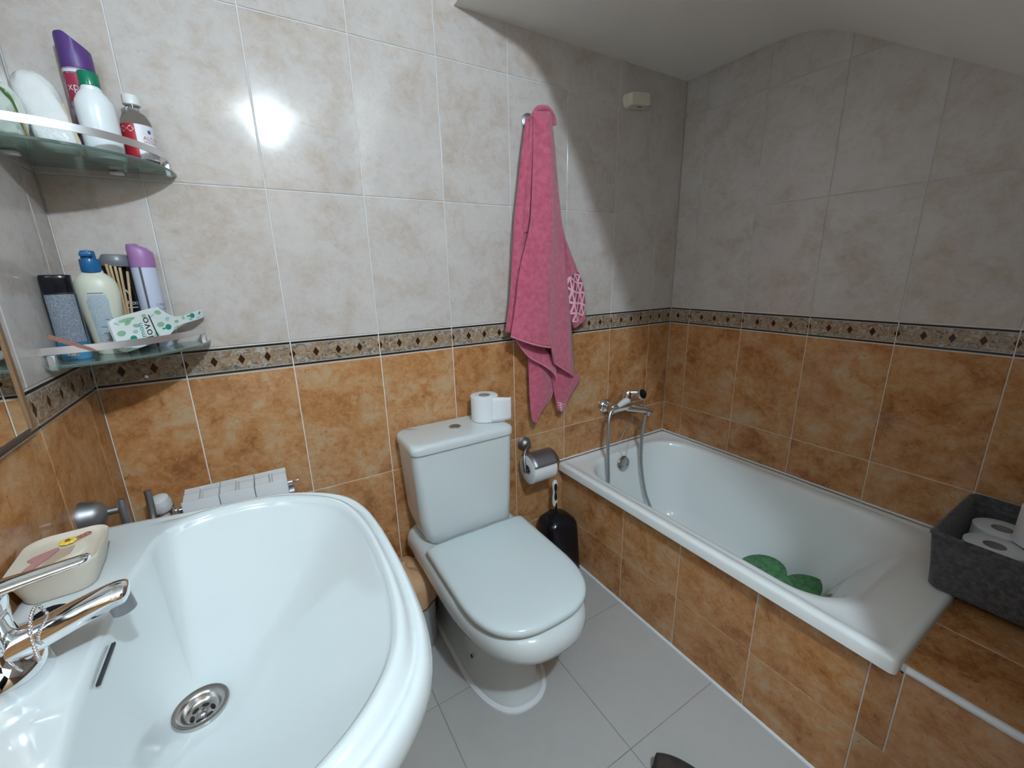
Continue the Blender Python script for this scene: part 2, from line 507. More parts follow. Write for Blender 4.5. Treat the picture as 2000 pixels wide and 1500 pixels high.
# ------------------------------------------------------------------ bathtub
tub = thing('bathtub', 'white bathtub set in ochre tiled panel under the sloped ceiling', 'bathtub', (1.80, -0.58, 0.03))
mb = MB()
N = 10
cx, cy = (1.462 + XR - 0.002) / 2, -0.5845
hx, hy = (XR - 0.002 - 1.462) / 2, 0.5815
icx, icy = 1.807, -0.570
R_ = [rrect(cx, cy, hx, hy, 0.012, 0.424, N), rrect(cx, cy, hx, hy, 0.014, 0.450, N), rrect(cx, cy, hx - 0.003, hy - 0.003, 0.014, 0.457, N),
      rrect(cx, cy, hx - 0.009, hy - 0.009, 0.014, 0.4605, N), rrect(cx, cy, hx - 0.026, hy - 0.022, 0.02, 0.4605, N),
      rrect(cx, cy, hx - 0.030, hy - 0.026, 0.02, 0.4585, N),
      ]
R_[5] = rrect(cx, cy, hx - 0.029, hy - 0.025, 0.02, 0.4568, N)
R_[4] = rrect(cx, cy, hx - 0.025, hy - 0.021, 0.02, 0.4605, N)
for z_, yn, yfar, hw_, rd_ in ((0.4575, 1.092, 0.062, 0.306, 0.165), (0.4565, 1.078, 0.070, 0.297, 0.160), (0.4535, 1.062, 0.077, 0.289, 0.155), (0.4480, 1.046, 0.081, 0.283, 0.150), (0.437, 1.029, 0.084, 0.278, 0.147),
        (0.415, 1.006, 0.087, 0.273, 0.145), (0.38, 0.978, 0.091, 0.268, 0.142), (0.32, 0.940, 0.098, 0.262, 0.140), (0.22, 0.890, 0.110, 0.253, 0.138), (0.14, 0.852, 0.125, 0.244, 0.133),
        (0.105, 0.830, 0.138, 0.234, 0.128), (0.088, 0.80, 0.160, 0.216, 0.115), (0.081, 0.75, 0.20, 0.185, 0.09), (0.079, 0.65, 0.30, 0.10, 0.05), (0.078, 0.56, 0.42, 0.02, 0.015)):
    R_.append(rrect(icx, -(yn + yfar) / 2, hw_, (yn - yfar) / 2, rd_, z_, N))
mb.loft(R_, False, True)
build('basin', mb, M_ENAMEL, tub, True, 60)
oc = Vector((1.768, -0.0955, 0.408)); on = Vector((0, -1, 0.12)).normalized()
mb = MB(); mb.lathe([(0.030, -0.006), (0.034, 0.0), (0.0345, 0.003), (0.032, 0.007), (0.020, 0.010), (0.001, 0.0108)], oc, on, 28); ovf = build('overflow_cover', mb, M_STEEL, tub)
mb = MB()
for a in (-0.5, -1.6, -2.6):
    p = oc + Vector((0.014 * math.cos(a), -0.0105, 0.014 * math.sin(a)))
    mb.lathe([(0.0045, 0), (0.0045, 0.0006)], p, on, 12)
build('hole', mb, M_DARK, ovf)
mb = MB()
mb.tube(crom([(1.827, -0.088, 0.635), (1.812, -0.092, 0.56), (1.790, -0.098, 0.49), (1.777, -0.104, 0.452), (1.772, -0.106, 0.437)], 24), 0.0011, 6)
mb.tube(crom([(1.827, -0.088, 0.635), (1.80, -0.07, 0.56), (1.768, -0.068, 0.50), (1.756, -0.088, 0.466), (1.764, -0.104, 0.437)], 24), 0.0011, 6)
build('plug_wire', mb, M_SATIN, tub)
mb = MB(); mb.lathe([(0.033, 0), (0.033, 0.002), (0.025, 0.003), (0.022, 0.0005), (0.001, 0.0)], (1.807, -0.23, 0.080), (0, 0, 1), 24); build('drain', mb, M_CHROME, tub)

# ------------------------------------------------------------------ bath mixer
mx = thing('bath_mixer', 'chrome wall mixer tap with grey shower hose above the bathtub', 'tap', (1.79, 0.0, 0.69))
for px, pz in ((1.722, 0.672), (1.885, 0.672)):
    mb = MB(); mb.lathe([(0.034, 0.0), (0.034, 0.004), (0.031, 0.016), (0.022, 0.025), (0.014, 0.028), (0.014, 0.06)], (px, -0.001, pz), (0, -1, 0), 28); build('rosette', mb, M_CHROME, mx)
mb = MB()
mb.tube([(1.700, -0.064, 0.674), (1.708, -0.064, 0.674), (1.74, -0.066, 0.676), (1.80, -0.068, 0.680), (1.86, -0.066, 0.676), (1.895, -0.064, 0.674)], [0.018, 0.025, 0.023, 0.029, 0.023, 0.021], 22)
mb.lathe([(0.023, -0.03), (0.026, 0.0), (0.026, 0.036), (0.021, 0.046), (0.002, 0.049)], (1.803, -0.066, 0.697), (0.1, -0.10, 1), 24)
build('body', mb, M_CHROME, mx)
mb = MB()
mb.tube(crom([(1.795, -0.075, 0.668), (1.83, -0.10, 0.662), (1.862, -0.125, 0.656), (1.885, -0.142, 0.644)], 14), [0.018 - 0.0003 * i for i in range(14)], 18)
mb.lathe([(0.016, 0), (0.016, 0.018), (0.012, 0.02)], (1.872, -0.134, 0.652), (0, 0, -1), 18)
build('spout', mb, M_CHROME, mx)
mb = MB()
mb.tube(crom([(1.80, -0.075, 0.735), (1.825, -0.10, 0.738), (1.84, -0.115, 0.735)], 8), [0.012] * 8, 14)
ln = Vector((0.02, -1, 0.42)).normalized()
lc = Vector((1.838, -0.118, 0.731))
mb.lathe([(0.012, -0.018), (0.021, -0.010), (0.0245, 0.0), (0.0245, 0.008), (0.0225, 0.011), (0.021, 0.010)], lc, ln, 28)
lev = build('lever', mb, M_CHROME, mx)
mb = MB(); mb.lathe([(0.0215, 0.008), (0.0205, 0.0115), (0.012, 0.0135), (0.001, 0.014)], lc, ln, 28); build('black_cap', mb, M_BLACKP, lev)
mb = MB(); mb.tube([(1.772, -0.098, 0.709), (1.745, -0.100, 0.704), (1.712, -0.102, 0.694)], [0.0145, 0.0138, 0.009], 16); build('hose_nut', mb, M_WHITEP, mx)
mb = MB()
hose = crom([(1.712, -0.102, 0.694), (1.670, -0.104, 0.676), (1.652, -0.112, 0.62), (1.648, -0.118, 0.50), (1.652, -0.122, 0.40), (1.655, -0.128, 0.30), (1.665, -0.16, 0.20), (1.73, -0.20, 0.10),
             (1.82, -0.21, 0.092), (1.885, -0.185, 0.14), (1.872, -0.145, 0.25), (1.855, -0.128, 0.38), (1.848, -0.126, 0.50), (1.850, -0.128, 0.58), (1.860, -0.130, 0.636)], 150)
mb.tube(hose, [0.0075 + 0.0006 * (i % 2) for i in range(150)], 10)
build('shower_hose', mb, M_HOSE, mx)

# green mat in the tub
mb = MB()
lobes = []
def lobe_ring(z, g):
    out = []
    n = 80
    for i in range(n):
        a = 2 * PI * i / n
        # two-lobed (figure eight) outline
        c, s = math.cos(a), math.sin(a)
        yy = 0.145 * s * (1 + 0.0)
        rx = 0.078 * (1 - 0.42 * math.exp(-(s / 0.22) ** 2)) * (1 if abs(s) < 0.55 else math.sqrt(max(0.0, 1 - ((abs(s) - 0.55) / 0.45) ** 2)))
        out.append((c, s, rx))
    return out
def eight(scale, z):
    pts = []
    # union of two discs, walked around
    r = 0.088 * scale; d = 0.080
    phi = math.acos(min(1, d / (0.088))) * 0.92
    for k in range(25):
        a = -PI / 2 - (PI - phi) + (2 * (PI - phi)) * k / 24
        pts.append((r * math.cos(a), -d + r * math.sin(a), z))
    for k in range(25):
        a = PI / 2 - (PI - phi) + (2 * (PI - phi)) * k / 24
        pts.append((r * math.cos(a), d + r * math.sin(a), z))
    return pts
Mq = Matrix.Translation((1.947, -0.735, 0.128)) @ Matrix.Rotation(math.radians(-3), 4, 'Z') @ Matrix.Rotation(math.radians(-18), 4, 'Y') @ Matrix.Rotation(math.radians(-8), 4, 'X')
rr = [[Mq @ Vector(p) for p in eight(s, z)] for s, z in ((0.97, 0.0), (1.0, 0.002), (1.0, 0.006), (0.97, 0.008))]
mb.loft(rr)
gm = build('bath_mat', mb, M_MATG); tag(gm, 'green rubber mat with two round lobes lying in the bathtub', 'bath mat')

# ------------------------------------------------------------------ toilet
toi = thing('toilet', 'white close-coupled toilet with closed lid against the tiled back wall', 'toilet', (0.955, -0.35, 0.0))
TX = 0.955
def dring(hw, yf, yb, z, n=64, e=2.7, rb=0.04, tx=TX):
    """D outline: straight back with rounded corners, round front"""
    ym = yb + (yf - yb) * 0.50
    pts = []
    q = n // 4
    for k in range(q + 1):        # right side back corner -> mid
        t = k / q
        a = PI / 2 * (1 - t)
        pts.append((tx + hw * 0.93 - rb + rb * math.cos(a) + (hw * 0.07) * min(1, t * 1.0), yb - rb + rb * math.sin(a) if t < 1 else yb - rb, z))
    for k in range(1, 2 * q):
        a = PI * k / (2 * q)
        c, s = math.cos(a), math.sin(a)
        pts.append((tx + hw * math.copysign(abs(c) ** (2 / e), c), ym + (yf - ym) * abs(s) ** (2 / e), z))
    for k in range(q + 1):
        t = 1 - k / q
        a = PI / 2 * (1 - t)
        pts.append((tx - (hw * 0.93 - rb + rb * math.cos(a) + (hw * 0.07) * min(1, t)), yb - rb + rb * math.sin(a) if t < 1 else yb - rb, z))
    return pts
mb = MB()
prof = [(0.118, -0.528, -0.03, 0.0), (0.118, -0.528, -0.03, 0.012), (0.112, -0.520, -0.03, 0.020), (0.106, -0.508, -0.03, 0.045), (0.104, -0.498, -0.03, 0.10), (0.104, -0.492, -0.03, 0.18),
        (0.107, -0.498, -0.03, 0.225), (0.119, -0.535, -0.025, 0.266), (0.146, -0.604, -0.02, 0.294), (0.174, -0.656, -0.015, 0.312), (0.187, -0.677, -0.015, 0.328), (0.1915, -0.685, -0.012, 0.348),
        (0.1905, -0.684, -0.012, 0.370), (0.184, -0.674, -0.012, 0.387), (0.172, -0.655, -0.015, 0.397), (0.16, -0.635, -0.015, 0.399)]
mb.loft([dring(hw, yf, yb, z, e=2.5) for hw, yf, yb, z in prof])
build('bowl', mb, M_CER2, toi, True, 50)
mb = MB()
a = [dring(0.121, -0.532, -0.03, 0.0005, e=2.5), dring(0.130, -0.541, -0.03, 0.0005, e=2.5), dring(0.129, -0.540, -0.03, 0.006, e=2.5), dring(0.1175, -0.5275, -0.03, 0.011, e=2.5)]
mb.loft(a, False, False); build('silicone_bead', mb, M_SILI, toi)
mb = MB()
prof = [(0.176, -0.655, -0.215, 0.402), (0.180, -0.661, -0.212, 0.405), (0.1815, -0.663, -0.211, 0.413), (0.180, -0.661, -0.212, 0.4205), (0.174, -0.653, -0.215, 0.4255), (0.160, -0.635, -0.225, 0.4275), (0.10, -0.56, -0.27, 0.429), (0.03, -0.45, -0.36, 0.4295)]
mb.loft([dring(hw, yf, yb, z, e=2.75, rb=0.012) for hw, yf, yb, z in prof])
build('seat_lid', mb, M_LID, toi, True, 60)
for sx in (-1, 1):
    mb = MB(); mb.tube([(TX + sx * 0.05, -0.207, 0.410), (TX + sx * 0.10, -0.207, 0.410)], 0.009, 12)
    build('hinge', mb, M_LID, toi)
# cistern: tapered, rounded corners
def cring(z, w0, w1, yf, r, yb=-0.012):
    n = 8; pts = []
    cx, cy = (w0 + w1) / 2, (yf + yb) / 2
    return rrect(cx, cy, (w1 - w0) / 2, (yb - yf) / 2, r, z, n)
mb = MB()
mb.loft([cring(0.4005, 0.825, 1.106, -0.176, 0.030), cring(0.4015, 0.817, 1.112, -0.184, 0.032), cring(0.405, 0.808, 1.1155, -0.1875, 0.032), cring(0.420, 0.796, 1.117, -0.1885, 0.032), cring(0.450, 0.786, 1.118, -0.189, 0.032), cring(0.50, 0.780, 1.119, -0.190, 0.030), cring(0.727, 0.769, 1.125, -0.192, 0.028)])
cis = build('cistern', mb, M_CER2, toi, True, 50)
mb = MB()
mb.loft([cring(0.7285, 0.769, 1.126, -0.1925, 0.028), cring(0.7292, 0.7655, 1.129, -0.1965, 0.030), cring(0.733, 0.7645, 1.130, -0.198, 0.030), cring(0.748, 0.7645, 1.130, -0.198, 0.030), cring(0.755, 0.767, 1.1275, -0.1955, 0.030), cring(0.759, 0.773, 1.1215, -0.189, 0.029), cring(0.7605, 0.783, 1.111, -0.178, 0.027), cring(0.7610, 0.83, 1.06, -0.13, 0.02, -0.05)])
lid = build('cistern_lid', mb, M_CER2, toi, True, 60)
mb = MB(); bc = (0.950, -0.098, 0.7605)
mb.lathe([(0.0215, 0.0), (0.0215, 0.004), (0.0195, 0.0055), (0.0175, 0.0045)], bc, (0, 0, 1), 28, cap1=False); btn = build('flush_button', mb, M_CHROME, lid)
mb = MB(); mb.lathe([(0.017, 0.003), (0.017, 0.0062), (0.012, 0.0072), (0.001, 0.0068)], bc, (0, 0, 1), 28); build('button_disc', mb, M_SATIN, btn)
mb = MB(); mb.lathe([(0.006, 0), (0.006, 0.003), (0.001, 0.004)], (TX - 0.104, -0.36, 0.09), (-1, -0.1, 0), 12); build('fixing_screw', mb, M_DARK, toi)

# ------------------------------------------------------------------ toilet rolls
def roll_parts(root, c, ax, r, L, ri=0.020, mname=M_PAPER):
    ax = Vector(ax).normalized(); c = Vector(c)
    mb = MB()
    mb.lathe([(ri, 0.0005), (r - 0.003, 0.0), (r, 0.002), (r, L - 0.002), (r - 0.003, L), (ri, L - 0.0005)], c, ax, 40, cap0=False, cap1=False)
    build('paper', mb, mname, root)
    mb = MB()
    mb.lathe([(ri - 0.001, 0.001), (ri, 0.001), (ri, L - 0.001), (ri - 0.001, L - 0.001)], c, ax, 28, cap0=False, cap1=False)
    core = build('core', mb, M_CARD, root)
    return core
tr = thing('toilet_roll', 'white toilet roll standing on the cistern lid, loose sheet end sticking out', 'toilet roll', (1.074, -0.082, 0.7612))
roll_parts(tr, (1.074, -0.082, 0.7615), (0, 0, 1), 0.0485, 0.090)
mb = MB(); mb.lathe([(0.0195, 0.0), (0.0195, 0.001)], (1.074, -0.082, 0.80), (0, 0, 1), 24); build('shade_disc', mb, M_CARD, tr)
def sheet_f(a, b):
    u = a
    x = 1.072 + 0.052 * math.cos(-1.9 + 1.0 * min(u * 1.6, 1.0)) + max(0, u - 0.5) * 0.06
    y = -0.085 - 0.0535 * abs(math.sin(-1.9 + 1.0 * min(u * 1.6, 1.0))) + max(0, u - 0.6) * 0.03
    return (1.076 + 0.071 * u, -0.1315 - 0.006 * math.sin(u * 3) - 0.012 * u, 0.7625 + (0.086 + 0.003 * math.sin(u * 5)) * b)
mb = MB(); mb.grid(sheet_f, 14, 6); sh = build('loose_sheet', mb, M_PAPER, tr)
md = sh.modifiers.new('thick', 'SOLIDIFY'); md.thickness = 0.0012

# wall paper holder + roll
hold = thing('toilet_paper_holder', 'satin metal toilet paper holder with flap on wall beside the toilet', 'paper holder', (1.29, 0.0, 0.585))
mb = MB(); mb.lathe([(0.029, 0.0), (0.029, 0.004), (0.026, 0.007), (0.024, 0.016), (0.019, 0.024), (0.011, 0.028), (0.009, 0.045)], (1.288, -0.001, 0.588), (0, -1, 0), 28); build('rosette', mb, M_SATIN, hold)
RC = Vector((1.250, -0.082, 0.512)); RR = 0.058; RL = 0.108
mb = MB()
mb.tube(crom([(1.288, -0.040, 0.586), (1.266, -0.052, 0.584), (1.248, -0.066, 0.562), (1.2415, -0.080, 0.527), (1.2420, -0.083, 0.514), (1.250, -0.082, 0.510), (1.363, -0.082, 0.510)], 40), 0.0058, 10)
build('arm', mb, M_SATIN, hold)
mb = MB()
def flap(a, b):
    # from the rosette over the top, then down over the front
    ang = math.radians(128 - 104 * b)
    rad = RR + 0.006
    y = -0.082 - rad * math.cos(ang) * -1 * -1
    return (1.250 + 0.118 * a, -0.082 - rad * math.cos(ang), 0.512 + rad * math.sin(ang))
mb.grid(flap, 6, 16); fl = build('cover_flap', mb, M_SATIN, hold)
md = fl.modifiers.new('thick', 'SOLIDIFY'); md.thickness = 0.0015
hr = thing('toilet_roll', 'toilet roll hanging on the wall holder under its metal flap', 'toilet roll', RC)
roll_parts(hr, RC, (1, 0, 0), RR, RL)
mb = MB(); mb.lathe([(0.0195, 0), (0.0195, 0.001)], RC + Vector((0.05, 0, 0)), (1, 0, 0), 24); build('shade_disc', mb, M_CARD, hr)

# toilet brush + container
cont = MB()
bx_, by_ = 1.4075, -0.082
def brr(hw, hd, z, r, dx=0): return rrect(bx_ + dx, by_ + 0.0, hw, hd, r, z, 4)
cont.loft([brr(0.074, 0.070, 0.001, 0.02), brr(0.075, 0.071, 0.006, 0.02), brr(0.0745, 0.070, 0.07, 0.028, -0.001), brr(0.0725, 0.066, 0.19, 0.030, -0.005), brr(0.0715, 0.064, 0.228, 0.032, -0.007),
           brr(0.066, 0.058, 0.245, 0.036, -0.009), brr(0.046, 0.042, 0.263, 0.034, -0.010), brr(0.014, 0.014, 0.268, 0.013, -0.012)])
o = build('toilet_brush_holder', cont, M_BLACKP, None, True, 35); tag(o, 'glossy black toilet brush container on floor in corner by the bath panel', 'brush holder')
br = thing('toilet_brush', 'toilet brush with white and black handle standing in the black container', 'toilet brush', (1.393, -0.082, 0.268))
mb = MB(); mb.tube([(1.396, -0.082, 0.262), (1.395, -0.080, 0.30), (1.394, -0.078, 0.32)], [0.0062, 0.0055, 0.0065], 12); build('stem', mb, M_BLACKP, br)
mb = MB()
hp = [(0.300, 0.006), (0.306, 0.0105), (0.325, 0.0125), (0.345, 0.0120), (0.362, 0.0098), (0.378, 0.0102), (0.394, 0.0125), (0.408, 0.0125), (0.418, 0.0095), (0.423, 0.003)]
mb.lathe([(r, z) for z, r in hp], (1.3945, -0.078, 0.0), (-0.004, 0.01, 1), 20, 1.0, 0.8)
hd = build('handle', mb, M_WHITEP, br)
mb = MB()
ip = [(-0.026, 0.002), (-0.022, 0.0048), (-0.012, 0.0062), (-0.002, 0.0055), (0.008, 0.0035), (0.016, 0.003), (0.024, 0.005), (0.034, 0.0068), (0.044, 0.006), (0.050, 0.002)]
fo = Vector((1.3945 - 0.0052, -0.078 - 0.0078, 0.362))
pts = [(r, z) for z, r in ip] + [(-r, z) for z, r in reversed(ip)]
mb.prism(pts, (fo, (0.85, -0.53, 0), (-0.004, 0.010, 1), (-0.53, -0.85, 0)), 0.0042)
build('grip_inlay', mb, M_BLACKP, hd)

# waste bin behind the basin
bn = thing('waste_bin', 'grey waste bin with peach liner folded over, between basin and toilet', 'bin', (0.736, -0.112, 0.0))
mb = MB(); mb.lathe([(0.080, 0.001), (0.082, 0.006), (0.088, 0.26), (0.090, 0.268), (0.085, 0.268), (0.078, 0.01)], (0.736, -0.112, 0), (0, 0, 1), 40, cap1=False); build('body', mb, M_BIN, bn)
mb = MB()
def liner(a, b):
    an = 2 * PI * a
    wob = 0.5 + 0.5 * math.sin(3 * an + 0.4)
    zz = 0.305 + 0.02 * math.sin(2 * an + 1) if b < 0.45 else 0
    lw = 0.5 - 0.5 * math.cos(an); wob = wob * lw
    prof = [(0.002, 0.300 + 0.03 * lw), (0.040, 0.296 + 0.036 * lw), (0.072, 0.283 + 0.037 * lw), (0.088, 0.272 + 0.022 * lw), (0.0945, 0.258), (0.096, 0.225), (0.0955, 0.192 - 0.012 * wob)]
    s = b * (len(prof) - 1); i = min(int(s), len(prof) - 2); t = s - i
    r = prof[i][0] * (1 - t) + prof[i + 1][0] * t + 0.0022 * math.sin(11 * an + 3 * b)
    z = prof[i][1] * (1 - t) + prof[i + 1][1] * t
    return (0.736 + r * math.cos(an), -0.112 + r * math.sin(an) * 0.98, z)
mb.grid(liner, 64, 20); build('liner', mb, M_LINER, bn)
mb = MB()
mb.tube([liner(k / 64, 1.0) for k in range(65)], 0.0024, 6, False); build('liner_hem', mb, M_LINEHEM, bn)

# ------------------------------------------------------------------ wash basin
BZ = 0.835; BY = -0.735
half = [(0.078, 0.366), (0.14, 0.352), (0.205, 0.345), (0.33, 0.347), (0.405, 0.333), (0.46, 0.309), (0.505, 0.276), (0.540, 0.232), (0.560, 0.170), (0.568, 0.09), (0.570, 0.0)]
hin = [(0.222, 0.200), (0.226, 0.245), (0.245, 0.276), (0.30, 0.293), (0.37, 0.288), (0.425, 0.266), (0.470, 0.232), (0.503, 0.188), (0.522, 0.130), (0.531, 0.065), (0.533, 0.0)]
no = 60
def full(h, n):
    P = crom([(x, y, 0) for x, y in h], n)
    return [(p.x, p.y) for p in P] + [(p.x, -p.y) for p in reversed(P[:-1])]
OUT = full(half, no)          # starts at wall far side -> front -> wall near side
INN = full(hin, no)
back = 13
m_ = len(OUT)
# close both along the wall side
def close(poly, k):
    a, b = Vector(poly[-1]), Vector(poly[0])
    return poly + [tuple(a.lerp(b, (i + 1) / (k + 1))) for i in range(k)]
OUT = close(OUT, back); INN = close(INN, back)
# bow the inner back edge slightly
INN = [(x - (0.018 * max(0, 1 - (y / 0.20) ** 2) if i >= m_ else 0.0), y) for i, (x, y) in enumerate(INN)]
DR = (0.281, 0.002)
def bl(t, z, src=None):
    return [(o_[0] * (1 - t) + i_[0] * t, BY + o_[1] * (1 - t) + i_[1] * t, z) for o_, i_ in zip(OUT, INN)]
def inn(sc, z, sh=0.0):
    return [(DR[0] + (p[0] - DR[0]) * sc, BY + DR[1] + (p[1] - DR[1]) * sc, z) for p in INN]
def outs(d, z):
    c = (0.30, 0.0)
    return [(max(0.0775, p[0] + (p[0] - c[0]) * d), BY + p[1] * (1 + d), z) for p in OUT]
cx_, cy_ = DR
def circ(r, z):
    out = []
    for p in INN:
        a = math.atan2(p[1] - cy_, p[0] - cx_)
        out.append((cx_ + r * math.cos(a), BY + cy_ + r * math.sin(a), z))
    return out
def mixc(t, r, z):
    A = circ(r, z)
    return [(a[0] * t + b[0] * (1 - t), a[1] * t + b[1] * (1 - t), z) for a, b in zip(A, [(p[0], BY + p[1]) for p in INN])]
rings = [outs(-0.62, 0.640), outs(-0.46, 0.648), outs(-0.27, 0.680), outs(-0.10, 0.745), outs(-0.015, 0.786), outs(0.0, 0.798), outs(0.0, 0.808)]
def blz(t, dz):
    out = []
    for o_, i_ in zip(OUT, INN):
        g = max(0, min(1, (o_[0] - 0.16) / 0.16)); g = g * g * (3 - 2 * g)
        out.append((o_[0] * (1 - t) + i_[0] * t, BY + o_[1] * (1 - t) + i_[1] * t, BZ + dz * g + (1 - g) * (0.0 if t > 0.06 else -0.006) - (1 - g) * 0.001))
    return out
rings += [blz(0.03, -0.0190), blz(0.09, -0.0125), blz(0.17, -0.0085), blz(0.26, -0.0075), blz(0.34, -0.0095), blz(0.41, -0.0115), blz(0.46, -0.0095), blz(0.54, -0.0035), blz(0.64, 0.0008), blz(0.74, 0.0020), blz(0.84, 0.0008), blz(0.92, -0.0030), blz(0.97, -0.0065)]
ZD = 0.688
zin = BZ - 0.006
for t in (0.0, 0.02, 0.045, 0.08, 0.16, 0.26, 0.38, 0.52, 0.66, 0.80, 0.92, 1.0):
    f = 1 - (1 - t) ** 1.75
    z = zin - (zin - ZD) * (0.93 * f + 0.07 * t)
    z -= 0.004
    rings.append(mixc(t, 0.031, z))
wb = thing('washbasin', 'large white ceramic washbasin on left wall with steel drain', 'washbasin', (0.30, BY, 0.0))
mb = MB(); mb.loft(rings, True, False); build('bowl', mb, M_CER, wb, True, 70)
mb = MB()
def pring(hx_, hy_, z, n=40): return [(0.20 + hx_ * math.cos(2 * PI * k / n), BY + hy_ * math.sin(2 * PI * k / n), z) for k in range(n)]
mb.loft([pring(0.115, 0.12, 0.0), pring(0.11, 0.115, 0.03), pring(0.085, 0.09, 0.12), pring(0.08, 0.085, 0.45), pring(0.095, 0.10, 0.60), pring(0.10, 0.11, 0.641)]); build('pedestal', mb, M_CER, wb)
dc = Vector((DR[0], BY + DR[1], ZD))
mb = MB(); mb.lathe([(0.031, -0.006), (0.0335, 0.0005), (0.0330, 0.0030), (0.029, 0.0035), (0.0235, 0.0008), (0.0225, -0.001), (0.0215, -0.006), (0.0175, -0.010), (0.001, -0.0100)], dc, (0, 0, 1), 48, cap0=False)
drn = build('drain', mb, M_STEEL, wb, True, 60)
mb = MB()
for k in range(6):
    a = k * PI / 3 + 0.3
    c_ = dc + Vector((0.0118 * math.cos(a), 0.0118 * math.sin(a), -0.0096))
    pts = [(0.0045 * math.cos(q * PI / 6), 0.0026 * math.sin(q * PI / 6)) for q in range(12)]
    U = Vector((-math.sin(a), math.cos(a), 0)); V = Vector((math.cos(a), math.sin(a), 0))
    mb.prism(pts, (c_, U, V, (0, 0, 1)), 0.0004)
build('drain_hole', mb, M_DARK, drn)
mb = MB(); mb.lathe([(0.005, -0.010), (0.005, -0.0075), (0.001, -0.007)], dc, (0, 0, 1), 16); build('screw', mb, M_CHROME, drn)
# overflow slot in the bowl's wall-side face
mb = MB()
mb.prism([(-0.033, -0.0016), (0.033, -0.0016), (0.035, 0.0), (0.033, 0.0016), (-0.033, 0.0016), (-0.035, 0)], ((0.2085, BY - 0.007, 0.8165), (0, 1, 0), (-0.35, 0, 1), (1, 0, 0.3)), 0.003)
build('overflow_slot', mb, M_DARK, wb)

# basin tap
tp = thing('basin_tap', 'chrome single lever tap on the back edge of the washbasin', 'tap', (0.135, BY, BZ))
mb = MB()
TXc, TYc = 0.128, -0.740
mb.lathe([(0.040, 0.0), (0.0405, 0.004), (0.0400, 0.018), (0.0375, 0.027), (0.032, 0.034), (0.0265, 0.040), (0.0240, 0.050), (0.022, 0.070), (0.0235, 0.090)], (TXc, TYc, BZ - 0.001), (0, 0, 1), 36, 1.0, 1.15)
build('body', mb, M_CHROME, tp)
mb = MB()
sp = crom([(TXc, TYc, BZ + 0.038), (TXc + 0.035, TYc + 0.001, BZ + 0.046), (TXc + 0.075, TYc + 0.003, BZ + 0.058), (TXc + 0.105, TYc + 0.004, BZ + 0.066), (TXc + 0.119, TYc + 0.005, BZ + 0.064)], 22)
mb.tube(sp, [0.021 - 0.0002 * i for i in range(19)] + [0.0160, 0.0125, 0.005], 24, flat=(1.05, 0.78)); spo = build('spout', mb, M_CHROME, tp, True, 60)
mb = MB(); mb.lathe([(0.0115, -0.008), (0.0120, 0.004), (0.0120, 0.014), (0.010, 0.015)], (TXc + 0.108, TYc + 0.005, BZ + 0.055), (0.12, 0, -1), 24); build('aerator', mb, M_SATIN, spo)
mb = MB()
mb.lathe([(0.0235, 0.0), (0.0245, 0.010), (0.023, 0.022), (0.016, 0.030), (0.002, 0.032)], (TXc, TYc, BZ + 0.091), (0.12, 0, 1), 30)
lp = crom([(TXc - 0.005, TYc, BZ + 0.112), (TXc + 0.03, TYc - 0.002, BZ + 0.118), (TXc + 0.07, TYc - 0.005, BZ + 0.124), (TXc + 0.098, TYc - 0.007, BZ + 0.128)], 18)
mb.tube(lp, [0.018, 0.0185, 0.018, 0.0172, 0.0165, 0.0158, 0.015, 0.0142, 0.0134, 0.0128, 0.0122, 0.0118, 0.0114, 0.011, 0.0106, 0.0102, 0.0096, 0.006], 20, flat=(1.0, 0.42))
build('lever', mb, M_CHROME, tp, True, 60)
# plug on a ball chain
pg = thing('sink_plug', 'black sink plug with ball chain lying behind the basin tap', 'plug', (0.150, -0.672, BZ))
mb = MB(); pax = Vector((0.25, -0.45, 0.8)).normalized(); pc = Vector((0.150, -0.668, BZ + 0.010))
mb.lathe([(0.021, -0.009), (0.0225, -0.006), (0.0245, 0.0), (0.0245, 0.003), (0.021, 0.004), (0.001, 0.003)], pc, pax, 28); build('rubber', mb, M_BLACKP, pg)
mb = MB(); mb.lathe([(0.015, 0.0035), (0.015, 0.0046), (0.001, 0.005)], pc, pax, 24); build('boss', mb, M_DARK, pg)
mb = MB()
ch = crom([tuple(pc + pax * 0.006), (0.158, -0.690, BZ + 0.035), (0.163, -0.715, BZ + 0.068), (0.166, -0.738, BZ + 0.074), (0.168, -0.757, BZ + 0.064), (0.171, -0.766, BZ + 0.046), (0.172, -0.768, BZ + 0.034)], 32)
for p in ch: mb.ball(p, 0.0021, 8, 6)
ch2 = crom([(0.156, -0.705, BZ + 0.058), (0.157, -0.728, BZ + 0.071), (0.154, -0.754, BZ + 0.064), (0.146, -0.768, BZ + 0.050), (0.128, -0.772, BZ + 0.044), (0.105, -0.770, BZ + 0.040)], 30)
build('ball_chain', mb, M_CHROME, pg)

